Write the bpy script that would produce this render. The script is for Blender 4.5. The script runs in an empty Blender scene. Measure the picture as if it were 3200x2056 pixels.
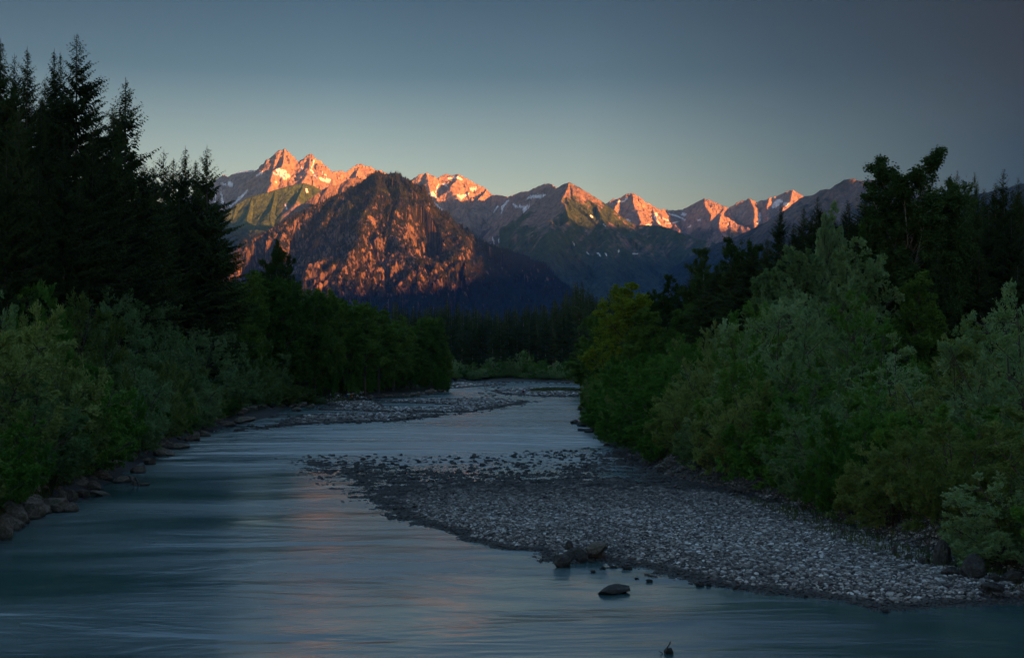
HAZE = True
import bpy, math, random
import numpy as np
from mathutils import Vector, Matrix, Euler
S = bpy.context.scene
COL = S.collection
R = math.radians
PI = math.pi
# ------------------------------------------------------------------ camera: 50 mm view up the river, from a bridge 7.7 m above the water
F = 4400.0; CH = 7.7; PITCH = math.atan(102 / 4400.0)
CP, SP = math.cos(PITCH), math.sin(PITCH)
cam = bpy.data.cameras.new("camera"); co = bpy.data.objects.new("camera", cam); COL.objects.link(co)
cam.lens = 36 * F / 3200; cam.sensor_width = 36; cam.clip_start = 0.5; cam.clip_end = 60000
co.location = (0, 0, CH); co.rotation_euler = (PI / 2 + PITCH, 0, 0); S.camera = co

def P(px, py, Y):                      # the world point seen at a photo pixel, at depth Y
    u = (1028 - py) / F; a = (px - 1600) / F
    wy = CP - u * SP; wz = SP + u * CP
    k = Y / wy
    return (a * k, Y, CH + wz * k)
def G(px, py, z=0.0):                  # the same, on the level z
    u = (1028 - py) / F; a = (px - 1600) / F
    wy = CP - u * SP; wz = SP + u * CP
    k = (z - CH) / wz
    return (a * k, wy * k)

# ------------------------------------------------------------------ noise
_rs = np.random.RandomState(7)
_perm = _rs.permutation(256).astype(np.int64); _perm = np.concatenate([_perm, _perm, _perm])
_ga = _rs.rand(256) * 2 * PI; _gx = np.cos(_ga); _gy = np.sin(_ga)
def perlin(x, y, seed=0):
    x = np.asarray(x, float) + seed * 17.13; y = np.asarray(y, float) + seed * 31.77
    xi = np.floor(x).astype(np.int64); yi = np.floor(y).astype(np.int64)
    xf = x - xi; yf = y - yi; xi &= 255; yi &= 255
    def g(ix, iy, dx, dy):
        h = _perm[_perm[ix & 255] + (iy & 255)]
        return _gx[h] * dx + _gy[h] * dy
    u = xf * xf * xf * (xf * (xf * 6 - 15) + 10); v = yf * yf * yf * (yf * (yf * 6 - 15) + 10)
    a = g(xi, yi, xf, yf); b = g(xi + 1, yi, xf - 1, yf)
    c = g(xi, yi + 1, xf, yf - 1); d = g(xi + 1, yi + 1, xf - 1, yf - 1)
    return ((a * (1 - u) + b * u) * (1 - v) + (c * (1 - u) + d * u) * v) * 1.5
def fbm(x, y, o=4, seed=0, g=0.5):
    s = 0; a = 1; f = 1; t = 0
    for i in range(o):
        s = s + a * perlin(x * f, y * f, seed + i); t += a; a *= g; f *= 2.03
    return s / t
def ridged(x, y, o=4, seed=0, g=0.5):
    s = 0; a = 1; f = 1; t = 0
    for i in range(o):
        s = s + a * (1 - np.abs(perlin(x * f, y * f, seed + i)) * 2); t += a; a *= g; f *= 2.03
    return s / t
def sstep(a, b, x):
    t = np.clip((x - a) / (b - a), 0, 1); return t * t * (3 - 2 * t)

# ------------------------------------------------------------------ mesh and material helpers
def mesh_np(name, V, Fc, smooth=False, attrs=None, mats=None, mi=None):
    """V (n,3); Fc (m,k) all the same k."""
    V = np.ascontiguousarray(V, np.float32); Fc = np.ascontiguousarray(Fc, np.int32)
    me = bpy.data.meshes.new(name); m, k = Fc.shape
    me.vertices.add(len(V)); me.vertices.foreach_set("co", V.ravel())
    me.loops.add(m * k); me.loops.foreach_set("vertex_index", Fc.ravel())
    me.polygons.add(m); me.polygons.foreach_set("loop_start", np.arange(0, m * k, k, dtype=np.int32))
    try: me.polygons.foreach_set("loop_total", np.full(m, k, np.int32))
    except Exception: pass
    if smooth: me.polygons.foreach_set("use_smooth", np.ones(m, bool))
    if mi is not None: me.polygons.foreach_set("material_index", np.ascontiguousarray(mi, np.int32))
    for nm, (dom, arr) in (attrs or {}).items():
        arr = np.ascontiguousarray(arr, np.float32)
        if arr.ndim == 2:
            if arr.shape[1] == 3: arr = np.concatenate([arr, np.ones((len(arr), 1), np.float32)], 1)
            at = me.attributes.new(nm, 'FLOAT_COLOR', dom); at.data.foreach_set("color", np.ascontiguousarray(arr).ravel())
        else:
            at = me.attributes.new(nm, 'FLOAT', dom); at.data.foreach_set("value", arr)
    for mt in (mats or []): me.materials.append(mt)
    me.update(); me.validate()
    return me
def link(name, data, parent=None, loc=None, **props):
    o = bpy.data.objects.new(name, data); COL.objects.link(o)
    if parent is not None: o.parent = parent
    if loc is not None: o.location = loc
    for k, v in props.items():
        if v: o[k] = v
    return o

class NT:
    def __init__(s, name):
        s.m = bpy.data.materials.new(name); s.m.use_nodes = True; s.t = s.m.node_tree; s.n = s.t.nodes; s.l = s.t.links
        s.b = s.n["Principled BSDF"]; s.out = s.n["Material Output"]
    def add(s, ty, **kw):
        n = s.n.new(ty)
        for k, v in kw.items():
            if k == 'inp':
                for kk, vv in v.items():
                    if hasattr(vv, 'is_output') or isinstance(vv, bpy.types.NodeSocket): s.l.new(vv, n.inputs[kk])
                    else: n.inputs[kk].default_value = vv
            else: setattr(n, k, v)
        return n
    def noise(s, vec, scale, detail=4, rough=0.5, dist=0.0):
        n = s.add('ShaderNodeTexNoise', inp={'Scale': scale, 'Detail': detail, 'Roughness': rough, 'Distortion': dist})
        if vec is not None: s.l.new(vec, n.inputs['Vector'])
        return n.outputs['Fac']
    def ramp(s, fac, pts):
        n = s.add('ShaderNodeValToRGB'); s.l.new(fac, n.inputs['Fac']); e = n.color_ramp.elements
        while len(e) < len(pts): e.new(0.5)
        for i, (p, c) in enumerate(pts):
            e[i].position = p; e[i].color = tuple(c) + (1,) if len(c) == 3 else c
        return n.outputs['Color']
    def mix(s, fac, a, b, mode='MIX'):
        n = s.add('ShaderNodeMix', data_type='RGBA', blend_type=mode)
        for i, v in ((0, fac), (6, a), (7, b)):
            if isinstance(v, bpy.types.NodeSocket): s.l.new(v, n.inputs[i])
            elif isinstance(v, (int, float)): n.inputs[i].default_value = v
            else: n.inputs[i].default_value = tuple(v) + (1,)
        return n.outputs[2]
    def math(s, op, a, b=None):
        n = s.add('ShaderNodeMath', operation=op)
        for i, v in enumerate((a, b)):
            if v is None: continue
            if isinstance(v, bpy.types.NodeSocket): s.l.new(v, n.inputs[i])
            else: n.inputs[i].default_value = v
        return n.outputs[0]
    def bump(s, h, strength, dist):
        n = s.add('ShaderNodeBump', inp={'Strength': strength, 'Distance': dist}); s.l.new(h, n.inputs['Height'])
        s.l.new(n.outputs[0], s.b.inputs['Normal']); return n
    def set(s, **kw):
        for k, v in kw.items():
            k = k.replace('_', ' ')
            if isinstance(v, bpy.types.NodeSocket): s.l.new(v, s.b.inputs[k])
            elif k == 'Base Color': s.b.inputs[k].default_value = tuple(v) + (1,)
            else: s.b.inputs[k].default_value = v

# ------------------------------------------------------------------ light: last sun from behind right, low, the valley already in shade
SUN_AZ = R(130); SUN_EL = R(2.5)       # azimuth clockwise from the view direction
TEL = math.tan(SUN_EL)
sdir = Vector((math.sin(SUN_AZ) * math.cos(SUN_EL), math.cos(SUN_AZ) * math.cos(SUN_EL), math.sin(SUN_EL)))
sl = bpy.data.lights.new("sun", 'SUN'); so = bpy.data.objects.new("sun", sl); COL.objects.link(so)
sl.energy = SUN_E = 5.0; sl.color = (1.0, 0.315, 0.060); sl.angle = R(0.5)
so.rotation_euler = sdir.to_track_quat('Z', 'Y').to_euler(); so.location = (300, -300, 400)
W = bpy.data.worlds.new("World"); S.world = W; W.use_nodes = True
wn = W.node_tree.nodes; wl = W.node_tree.links; bg = wn["Background"]
sky = wn.new('ShaderNodeTexSky'); sky.sky_type = 'NISHITA'; sky.sun_disc = False
sky.sun_elevation = SUN_EL; sky.sun_rotation = SUN_AZ; sky.altitude = 750; sky.air_density = 1.0; sky.dust_density = 1.2; sky.ozone_density = 2.0
# paler band over the peaks; unseen sky overhead brightened as added fill light
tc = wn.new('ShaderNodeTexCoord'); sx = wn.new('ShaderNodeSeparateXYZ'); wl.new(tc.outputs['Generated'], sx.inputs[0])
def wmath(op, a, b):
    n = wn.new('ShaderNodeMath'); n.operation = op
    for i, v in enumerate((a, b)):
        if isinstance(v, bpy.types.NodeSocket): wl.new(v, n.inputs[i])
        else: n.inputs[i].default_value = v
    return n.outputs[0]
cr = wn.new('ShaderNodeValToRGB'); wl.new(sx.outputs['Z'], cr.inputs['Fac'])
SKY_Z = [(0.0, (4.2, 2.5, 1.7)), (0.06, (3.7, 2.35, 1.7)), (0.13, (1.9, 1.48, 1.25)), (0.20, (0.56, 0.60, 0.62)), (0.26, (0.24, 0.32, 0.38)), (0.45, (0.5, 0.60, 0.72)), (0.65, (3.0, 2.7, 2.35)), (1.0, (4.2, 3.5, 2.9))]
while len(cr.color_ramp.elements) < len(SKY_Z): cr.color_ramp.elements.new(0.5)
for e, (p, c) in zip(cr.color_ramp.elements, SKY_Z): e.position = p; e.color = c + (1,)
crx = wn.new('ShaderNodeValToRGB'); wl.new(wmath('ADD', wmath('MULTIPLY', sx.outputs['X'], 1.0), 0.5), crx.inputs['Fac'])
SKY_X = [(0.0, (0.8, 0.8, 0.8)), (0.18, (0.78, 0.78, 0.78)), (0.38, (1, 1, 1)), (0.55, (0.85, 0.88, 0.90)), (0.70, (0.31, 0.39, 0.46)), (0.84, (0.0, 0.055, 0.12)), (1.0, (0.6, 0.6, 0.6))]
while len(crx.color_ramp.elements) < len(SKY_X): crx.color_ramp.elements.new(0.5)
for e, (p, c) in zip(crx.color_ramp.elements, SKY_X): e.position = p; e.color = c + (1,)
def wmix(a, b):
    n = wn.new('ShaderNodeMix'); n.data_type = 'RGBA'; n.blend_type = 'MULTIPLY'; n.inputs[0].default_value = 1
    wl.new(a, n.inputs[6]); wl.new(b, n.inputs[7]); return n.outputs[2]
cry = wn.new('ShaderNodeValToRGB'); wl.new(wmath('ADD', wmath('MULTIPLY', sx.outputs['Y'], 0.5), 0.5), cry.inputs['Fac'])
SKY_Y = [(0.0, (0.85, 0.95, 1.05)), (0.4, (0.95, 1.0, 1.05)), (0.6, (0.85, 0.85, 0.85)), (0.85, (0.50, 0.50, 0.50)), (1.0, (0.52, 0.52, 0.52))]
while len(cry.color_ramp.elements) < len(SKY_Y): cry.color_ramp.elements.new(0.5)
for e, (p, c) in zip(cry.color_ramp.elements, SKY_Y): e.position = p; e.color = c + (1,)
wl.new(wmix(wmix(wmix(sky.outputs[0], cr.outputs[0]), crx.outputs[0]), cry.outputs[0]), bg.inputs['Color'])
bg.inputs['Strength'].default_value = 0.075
vs = S.view_settings; vs.view_transform = 'Standard'; vs.look = 'None'; vs.exposure = 2.75; vs.gamma = 1
S.render.engine = 'CYCLES'; cy = S.cycles
cy.use_denoising = True; cy.max_bounces = 6; cy.diffuse_bounces = 2; cy.glossy_bounces = 2; cy.transmission_bounces = 2
cy.volume_bounces = 0; cy.transparent_max_bounces = 6; cy.caustics_reflective = False; cy.caustics_refractive = False
cy.sample_clamp_indirect = 3.0; cy.use_adaptive_sampling = True; cy.adaptive_threshold = 0.02
# ------------------------------------------------------------------ mountains
NT_m = NT("mountain_surface")
t = NT_m
geo = t.add('ShaderNodeNewGeometry').outputs['Position']
mp = t.add('ShaderNodeMapping'); t.l.new(geo, mp.inputs[0]); mp.inputs['Scale'].default_value = (1, 1, 0.32)
at = t.add('ShaderNodeAttribute', attribute_name='col')
n1 = t.noise(mp.outputs[0], 0.03, 6, 0.65, 0.4); n2 = t.noise(geo, 0.007, 4, 0.55)
v = t.ramp(n1, [(0.3, (0.55, 0.55, 0.55)), (0.5, (1, 1, 1)), (0.72, (1.5, 1.45, 1.4))])
t.set(Base_Color=t.mix(1.0, at.outputs['Color'], v, 'MULTIPLY'), Roughness=0.95, Specular_IOR_Level=0.15)
t.bump(n1, 1.0, 40.0)
M_MOUNT = t.m
M_NEEDLE_FAR = NT("distant_needles"); M_NEEDLE_FAR.set(Base_Color=(0.018, 0.026, 0.014), Roughness=0.9, Specular_IOR_Level=0.1); M_NEEDLE_FAR = M_NEEDLE_FAR.m

def P3(pts):                            # [(px,py,Y)] -> world array
    return np.array([P(*p) for p in pts])
def spurs(line, rng, every, length, drop, side, out, lvl=1, jitter=0.35):
    """descending spurs branching off a ridge line"""
    seg = np.diff(line, axis=0); L = np.hypot(seg[:, 0], seg[:, 1]); tot = L.sum(); cum = np.concatenate([[0], np.cumsum(L)])
    s = rng.uniform(0.3, 0.9) * every
    while s < tot:
        i = min(np.searchsorted(cum, s) - 1, len(seg) - 1); f = (s - cum[i]) / max(L[i], 1)
        p = line[i] + seg[i] * f; d = seg[i][:2] / max(L[i], 1)
        for sd in ((side,) if side else (-1, 1)):
            nrm = np.array([d[1], -d[0]]) * sd
            a = rng.normal(0, jitter); ca, sa = math.cos(a), math.sin(a)
            v = np.array([nrm[0] * ca - nrm[1] * sa, nrm[0] * sa + nrm[1] * ca])
            if lvl > 1: v = v * 0.8 + d * 0.6; v /= np.hypot(*v)
            ln = length * rng.uniform(0.6, 1.3); n = 5; q = p.copy(); q[2] -= 10; pl = [q.copy()]
            for k in range(n):
                a = rng.normal(0, 0.22); ca, sa = math.cos(a), math.sin(a); v = np.array([v[0] * ca - v[1] * sa, v[0] * sa + v[1] * ca])
                q = q + np.array([v[0], v[1], -drop * rng.uniform(0.6, 1.4)]) * ln / n
                pl.append(q.copy())
            pl = np.array(pl); out.append(pl)
            if lvl < 2: spurs(pl, rng, every * 0.55, length * 0.4, drop * 0.95, 0, out, lvl + 1)
        s += every * rng.uniform(0.6, 1.4)

LASTG = [None]
def heights(X, Y, lines, ks, Lp, seed, gul, warp=45, jag=14):
    D0 = np.full(X.shape, 1e9)
    for a, b in zip(lines[0][:-1], lines[0][1:]):
        ex, ey, _ = b - a; tt = np.clip(((X - a[0]) * ex + (Y - a[1]) * ey) / (ex * ex + ey * ey + 1e-6), 0, 1); D0 = np.minimum(D0, np.hypot(X - a[0] - ex * tt, Y - a[1] - ey * tt))
    w0 = 0.12 + 1.3 * sstep(20, 350, D0)
    wx = X + w0 * warp * fbm(X / 420, Y / 420, 4, seed) * 2; wy = Y + w0 * warp * fbm(X / 420, Y / 420, 4, seed + 9) * 2
    H = np.full(X.shape, -1e9); Sp = np.zeros(X.shape); D = np.zeros(X.shape); off = 0
    for ln, k in zip(lines, ks):
        acc = off
        for a, b in zip(ln[:-1], ln[1:]):
            ex, ey, ez = b - a; l2 = ex * ex + ey * ey + 1e-6; l = math.sqrt(l2)
            tt = np.clip(((wx - a[0]) * ex + (wy - a[1]) * ey) / l2, 0, 1)
            d = np.hypot(wx - a[0] - ex * tt, wy - a[1] - ey * tt)
            h = a[2] + ez * tt - k * Lp * (1 - np.exp(-d / Lp))
            m = h > H
            H = np.where(m, h, H); Sp = np.where(m, acc + l * tt, Sp); D = np.where(m, d, D); acc += l
        off += 5000.0
    gul = gul * 1.5; amp = sstep(0, 160, D) * gul
    g = (ridged(Sp / 160 + X / 900, D / 1500, 4, seed + 20, 0.55) - 0.6)
    H = H + amp * g; LASTG[0] = g * sstep(0, 160, D)
    H = H + gul * 0.22 * ridged(X / 110, Y / 110, 3, seed + 31) * (0.35 + sstep(0, 120, D))
    H = H + gul * 0.05 * fbm(X / 24, Y / 24, 2, seed + 40)
    H = H + jag * (ridged(X / 55, Y / 55, 3, seed + 44, 0.6) - 0.55)
    sb = H / 46.0 + 1.6 * fbm(X / 700, Y / 700, 3, seed + 46); H = H + (jag * 0.5 if jag > 10 else 0) * np.sin(sb * 2 * PI) * sstep(15, 60, D) * (0.3 + 1.2 * np.clip(fbm(X / 260, Y / 260, 2, seed + 47) + 0.3, 0, 1))
    return H, D

ROCK = np.array((0.25, 0.18, 0.140)); ROCKD = np.array((0.17, 0.14, 0.125)); GRASS = np.array((0.052, 0.085, 0.025)); GRASSD = np.array((0.028, 0.045, 0.02))
FORE = np.array((0.016, 0.022, 0.013)); SNOW = np.array((0.88, 0.88, 0.90))
def poly_mask(px, py, poly, jx=None, jy=None):
    x = px; y = py; c = np.zeros(px.shape, bool); n = len(poly)
    for i in range(n):
        x1, y1 = poly[i]; x2, y2 = poly[(i + 1) % n]
        if y1 == y2: continue
        cond = ((y1 > y) != (y2 > y)) & (x < (x2 - x1) * (y - y1) / (y2 - y1) + x1)
        c ^= cond
    return c

def to_px(X, Y, Z):
    z = Z - CH; f = Y * CP + z * SP; u = (-Y * SP + z * CP) / f
    return 1600 + F * X / f, 1028 - F * u

def mountain(lines, ks, px0, px1, nc, y0, y1, nr, seed, gul=55, jag=14, Lp=2600, warp=45, paint=None, floor=-40, trees=0, tree_h=(14, 26), ypow=1.0):
    pxs = np.linspace(px0, px1, nc); tr = np.linspace(0, 1, nr) ** ypow; ys = y0 + (y1 - y0) * tr
    PX, Y = np.meshgrid(pxs, ys); X = (PX - 1600) / F * Y
    H, D = heights(X, Y, lines, ks, Lp, seed, gul, warp, jag)
    edge = sstep(0, 0.06, tr)[:, None] * np.minimum(1, np.ones_like(PX)) 
    H = np.maximum(H, floor); H = floor + (H - floor) * edge
    dzy = np.gradient(H, axis=0) / np.gradient(Y, axis=0); dzx = np.gradient(H, axis=1) / np.gradient(X, axis=1)
    slope = np.hypot(dzx, dzy)
    QX, QY = to_px(X, Y, H)
    nz = fbm(X / 260, Y / 260, 5, seed + 50, 0.6); nf = fbm(X / 45, Y / 45, 3, seed + 60, 0.6)
    col, fmask = paint(X, Y, H, D, slope, QX, QY, nz, nf)
    idx = np.arange(nr * nc).reshape(nr, nc)
    Fc = np.stack([idx[:-1, :-1], idx[:-1, 1:], idx[1:, 1:], idx[1:, :-1]], -1).reshape(-1, 4)
    V = np.stack([X, Y, H], -1).reshape(-1, 3)
    me = mesh_np("mountain", V, Fc, True, {'col': ('POINT', col.reshape(-1, 3))}, [M_MOUNT])
    link("mountain", me, kind="structure")
    if trees:
        rng = np.random.RandomState(seed)
        w = (fmask * (Y[:, :] / Y.max())).ravel(); w = w * (slope.ravel() < 3); w /= w.sum()
        ii = rng.choice(len(w), trees, p=w)
        b = V[ii] + np.stack([rng.uniform(-9, 9, trees), rng.uniform(-9, 9, trees), np.full(trees, -5.0)], 1)
        FAR_TREES.append((b, rng.uniform(tree_h[0], tree_h[1], trees)))
FAR_TREES = []
def rockgrass(rock, grass, w): return rock * (1 - w[..., None]) + grass * w[..., None]
def snowmix(col, QX, QY, nf, nz, polys, jit=7):
    jx = QX + nf * jit * 1.6; jy = QY + nz * jit
    m = np.zeros(QX.shape, bool)
    for p in polys: m |= poly_mask(jx, jy, p)
    col = col.copy(); col[m] = SNOW; return col

def ribbon(pts, w):                    # a thin tapering snow gully along a polyline of photo points
    pts = [np.array(p, float) for p in pts]; l = []; r = []
    for i, p in enumerate(pts):
        a = pts[max(i - 1, 0)]; b = pts[min(i + 1, len(pts) - 1)]; d = (b - a) / np.hypot(*(b - a)); n = np.array([-d[1], d[0]])
        ww = w[i] / 2; l.append(p + n * ww); r.append(p - n * ww)
    return [tuple(q) for q in l + r[::-1]]

# --- M1: the wooded front mountain with the rocky lower face
Y1 = 8200
sky1 = P3([(560, 925, 7600), (660, 850, 7700), (718, 797, 7750), (737, 774, 7800), (769, 751, 7800), (827, 727, 7850), (874, 704, 7900), (913, 680, 7950), (963, 653, 8000), (1010, 634, 8050), (1062, 608, 8100), (1100, 589, 8150),
           (1123, 575, 8200), (1147, 560, 8200), (1162, 549, 8200), (1180, 539, 8200), (1197, 543, 8220), (1213, 547, 8230), (1234, 543, 8230), (1250, 552, 8250), (1271, 567, 8270), (1295, 587, 8300), (1326, 616, 8320), (1361, 649, 8350), (1392, 675, 8350), (1439, 714, 8350), (1480, 745, 8350),
           (1530, 768, 8350), (1580, 785, 8300), (1622, 794, 8250), (1653, 810, 8200), (1672, 834, 8150), (1684, 866, 8100), (1698, 895, 8050), (1719, 918, 8000), (1745, 935, 7950), (1790, 960, 7900), (1900, 1010, 7800)])
rng = np.random.RandomState(11); L1 = [sky1]
face = [[(1185, 545, 8180), (1170, 600, 7950), (1130, 660, 7700), (1110, 740, 7450), (1085, 850, 7200), (1060, 960, 6950)],
        [(1240, 548, 8210), (1255, 620, 7980), (1240, 700, 7700), (1275, 780, 7450), (1300, 880, 7200), (1310, 980, 6900)],
        [(1060, 612, 8080), (1010, 700, 7800), (985, 790, 7550), (960, 900, 7250), (940, 990, 6980)],
        [(905, 690, 7950), (880, 760, 7700), (860, 860, 7400), (830, 960, 7100)],
        [(1330, 622, 8300), (1390, 720, 8050), (1420, 820, 7750), (1440, 910, 7400), (1450, 990, 7100)],
        [(1470, 742, 8330), (1540, 820, 8000), (1590, 900, 7650), (1620, 980, 7300)],
        [(1175, 590, 7990), (1200, 700, 7720), (1190, 800, 7480), (1195, 900, 7200), (1180, 980, 6950)]]
for fl in face:
    l = P3(fl); L1.append(l); spurs(l, rng, 330, 300, 0.85, 0, L1, 2)
k1 = [1.05] * len(L1); k1[0] = 0.98
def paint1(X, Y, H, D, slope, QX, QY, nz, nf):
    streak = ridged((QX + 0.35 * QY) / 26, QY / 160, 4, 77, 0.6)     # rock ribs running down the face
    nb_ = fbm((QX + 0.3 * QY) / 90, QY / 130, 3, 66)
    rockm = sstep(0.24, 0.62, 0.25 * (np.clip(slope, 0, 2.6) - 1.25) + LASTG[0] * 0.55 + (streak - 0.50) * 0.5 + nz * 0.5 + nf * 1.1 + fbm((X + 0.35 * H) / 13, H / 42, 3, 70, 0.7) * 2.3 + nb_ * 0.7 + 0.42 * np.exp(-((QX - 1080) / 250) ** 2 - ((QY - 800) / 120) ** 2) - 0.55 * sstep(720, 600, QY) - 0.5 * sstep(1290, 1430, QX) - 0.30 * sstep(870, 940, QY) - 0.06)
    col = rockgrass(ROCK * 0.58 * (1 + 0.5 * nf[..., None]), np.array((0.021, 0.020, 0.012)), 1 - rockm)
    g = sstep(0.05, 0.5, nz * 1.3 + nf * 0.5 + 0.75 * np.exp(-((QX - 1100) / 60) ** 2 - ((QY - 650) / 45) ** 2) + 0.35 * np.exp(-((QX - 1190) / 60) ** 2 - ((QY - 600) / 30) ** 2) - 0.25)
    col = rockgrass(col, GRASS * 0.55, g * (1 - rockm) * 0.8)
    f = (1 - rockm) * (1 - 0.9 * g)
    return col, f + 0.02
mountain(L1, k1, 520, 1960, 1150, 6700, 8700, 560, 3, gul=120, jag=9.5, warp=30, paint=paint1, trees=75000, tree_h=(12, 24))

# --- rocky shoulder right behind its left ridge
sh = P3([(880, 690, 8900), (924, 649, 8900), (952, 634, 8920), (983, 612, 8950), (1006, 595, 9000), (1030, 581, 9000), (1061, 580, 9030), (1073, 568, 9050), (1092, 558, 9050), (1119, 555, 9080), (1135, 560, 9100), (1200, 600, 9150)])
rng = np.random.RandomState(5); L = [sh]; spurs(sh, rng, 260, 500, 0.9, 1, L)
def paint_r(X, Y, H, D, slope, QX, QY, nz, nf):
    f = sstep(0.0, 0.5, nz + 0.5 * nf - 0.1)
    return rockgrass(ROCK * 0.9 * (1 + 0.4 * nf[..., None]), FORE * 2.2, f * 0.8), f
mountain(L, [1.1] * len(L), 820, 1240, 420, 8250, 9300, 200, 8, gul=40, warp=20, paint=paint_r, trees=1500, tree_h=(10, 18))

# --- green ridge below the left summits
gr = P3([(560, 850, 10250), (640, 760, 10300), (714, 684, 10300), (720, 661, 10320), (741, 638, 10350), (788, 612, 10400), (835, 603, 10420), (858, 595, 10450), (905, 581, 10480), (948, 573, 10500), (975, 579, 10520), (998, 591, 10540), (1050, 630, 10560), (1120, 680, 10580)])
rng = np.random.RandomState(21); L = [gr]
for fl in [[(948, 575, 10490), (925, 640, 10200), (905, 720, 9900), (900, 800, 9600)], [(860, 597, 10440), (850, 660, 10180), (845, 740, 9900)], [(790, 614, 10390), (770, 680, 10150), (760, 760, 9850)], [(740, 640, 10340), (715, 720, 10100), (690, 800, 9800)], [(998, 592, 10540), (985, 650, 10300), (975, 720, 10050)]]:
    L.append(P3(fl))
def paint_g(X, Y, H, D, slope, QX, QY, nz, nf):
    r = sstep(0.0, 0.4, nz * 0.8 + 0.6 * np.exp(-((QX - 900) / 55) ** 2 - ((QY - 665) / 40) ** 2) + 0.5 * np.exp(-((QX - 780) / 70) ** 2 - ((QY - 704) / 10) ** 2) - 0.35)
    col = rockgrass(GRASS * 1.25 * (1 + 0.35 * nf[..., None]), ROCK * 1.05, r)
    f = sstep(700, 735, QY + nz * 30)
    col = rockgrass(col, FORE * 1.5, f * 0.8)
    return snowmix(col, QX, QY, nf, nz, [[(951, 588), (960, 590), (966, 602), (958, 604)], [(888, 632), (893, 640), (899, 657), (893, 655)]], 3), f
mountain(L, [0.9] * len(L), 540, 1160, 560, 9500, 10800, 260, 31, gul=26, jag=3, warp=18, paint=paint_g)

# --- left summits
m2 = P3([(817, 533, 12300), (819, 520, 12250), (835, 501, 12200), (850, 492, 12200), (862, 478, 12180), (874, 471, 12180), (889, 468, 12180), (899, 474, 12180), (913, 490, 12190), (930, 506, 12200), (948, 495, 12200), (963, 483, 12200), (971, 481, 12200),
         (981, 497, 12220), (998, 507, 12240), (1022, 527, 12260), (1039, 538, 12280), (1053, 536, 12300), (1069, 536, 12350), (1076, 541, 12400), (1096, 529, 12500), (1112, 518, 12550), (1125, 514, 12600), (1147, 519, 12600), (1170, 527, 12600), (1193, 534, 12600), (1215, 546, 12600), (1260, 590, 12600)])
m2b = P3([(817, 534, 12300), (804, 533, 12600), (784, 534, 13100), (753, 538, 13900), (730, 544, 14600), (712, 555, 15100), (705, 550, 15250), (698, 546, 15350), (687, 556, 15500), (667, 566, 15700), (640, 580, 15900), (560, 640, 16300)])
rng = np.random.RandomState(2); L = [m2]
for fl in [[(889, 470, 12170), (880, 520, 11950), (850, 560, 11750), (830, 600, 11500), (820, 650, 11250)], [(968, 484, 12190), (960, 540, 11950), (955, 600, 11650)], [(930, 508, 12190), (915, 560, 11900), (925, 620, 11600)], [(1040, 540, 12270), (1020, 590, 11950), (1010, 640, 11700)], [(1125, 516, 12590), (1110, 560, 12300), (1090, 610, 12000)], [(817, 536, 12290), (812, 570, 12000), (805, 620, 11700), (770, 680, 11400)]]:
    l = P3(fl); L.append(l); spurs(l, rng, 420, 360, 0.9, 0, L, 2)
SN2 = [[(862, 523), (872, 528), (890, 533), (898, 538), (894, 543), (908, 548), (900, 556), (888, 562), (878, 552), (868, 544), (864, 534)], [(850, 539), (862, 543), (874, 550), (866, 548), (852, 545)], [(852, 564), (868, 570), (864, 574)],
       [(996, 553), (1012, 556), (1032, 560), (1031, 572), (1016, 570), (1002, 563)], ribbon([(983, 499), (977, 517), (973, 530), (984, 548), (990, 560)], [8, 4, 6, 5, 3]), ribbon([(938, 520), (948, 530)], [6, 5]), ribbon([(1004, 535), (1020, 549)], [4, 2]),
       [(687, 572), (707, 573), (715, 566), (729, 572), (728, 585), (716, 581), (695, 579)], ribbon([(776, 592), (750, 618), (724, 644)], [5, 8, 2]), ribbon([(667, 590), (675, 622)], [7, 3]), ribbon([(690, 600), (697, 640)], [4, 7]), ribbon([(673, 628), (662, 645)], [6, 4]),
       ribbon([(726, 543), (760, 538), (800, 533)], [5, 4, 3]), [(799, 550), (808, 540), (822, 537), (820, 545), (808, 549)], ribbon([(712, 640), (724, 646)], [4, 5])]
def paint2(X, Y, H, D, slope, QX, QY, nz, nf):
    band = fbm(H / 90 + nz * 0.6, X / 1500, 3, 5)
    col = ROCK * 1.2 * (1 + 0.28 * nf[..., None] + 0.30 * nz[..., None] + 0.35 * band[..., None])
    g = sstep(0.1, 0.6, nz + sstep(640, 700, QY) - 0.1)
    col = rockgrass(col, GRASSD, g * 0.7)
    return snowmix(col, QX, QY, nf, nz, SN2, 4), g
mountain(L, [1.15] * len(L), 740, 1300, 620, 11000, 14500, 460, 41, gul=62, warp=34, paint=paint2)
L = [m2b]; spurs(m2b, np.random.RandomState(4), 500, 500, 0.9, 0, L, 2)
mountain(L, [1.0] * len(L), 520, 850, 360, 11300, 17000, 420, 43, gul=50, warp=30, paint=paint2)

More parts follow.
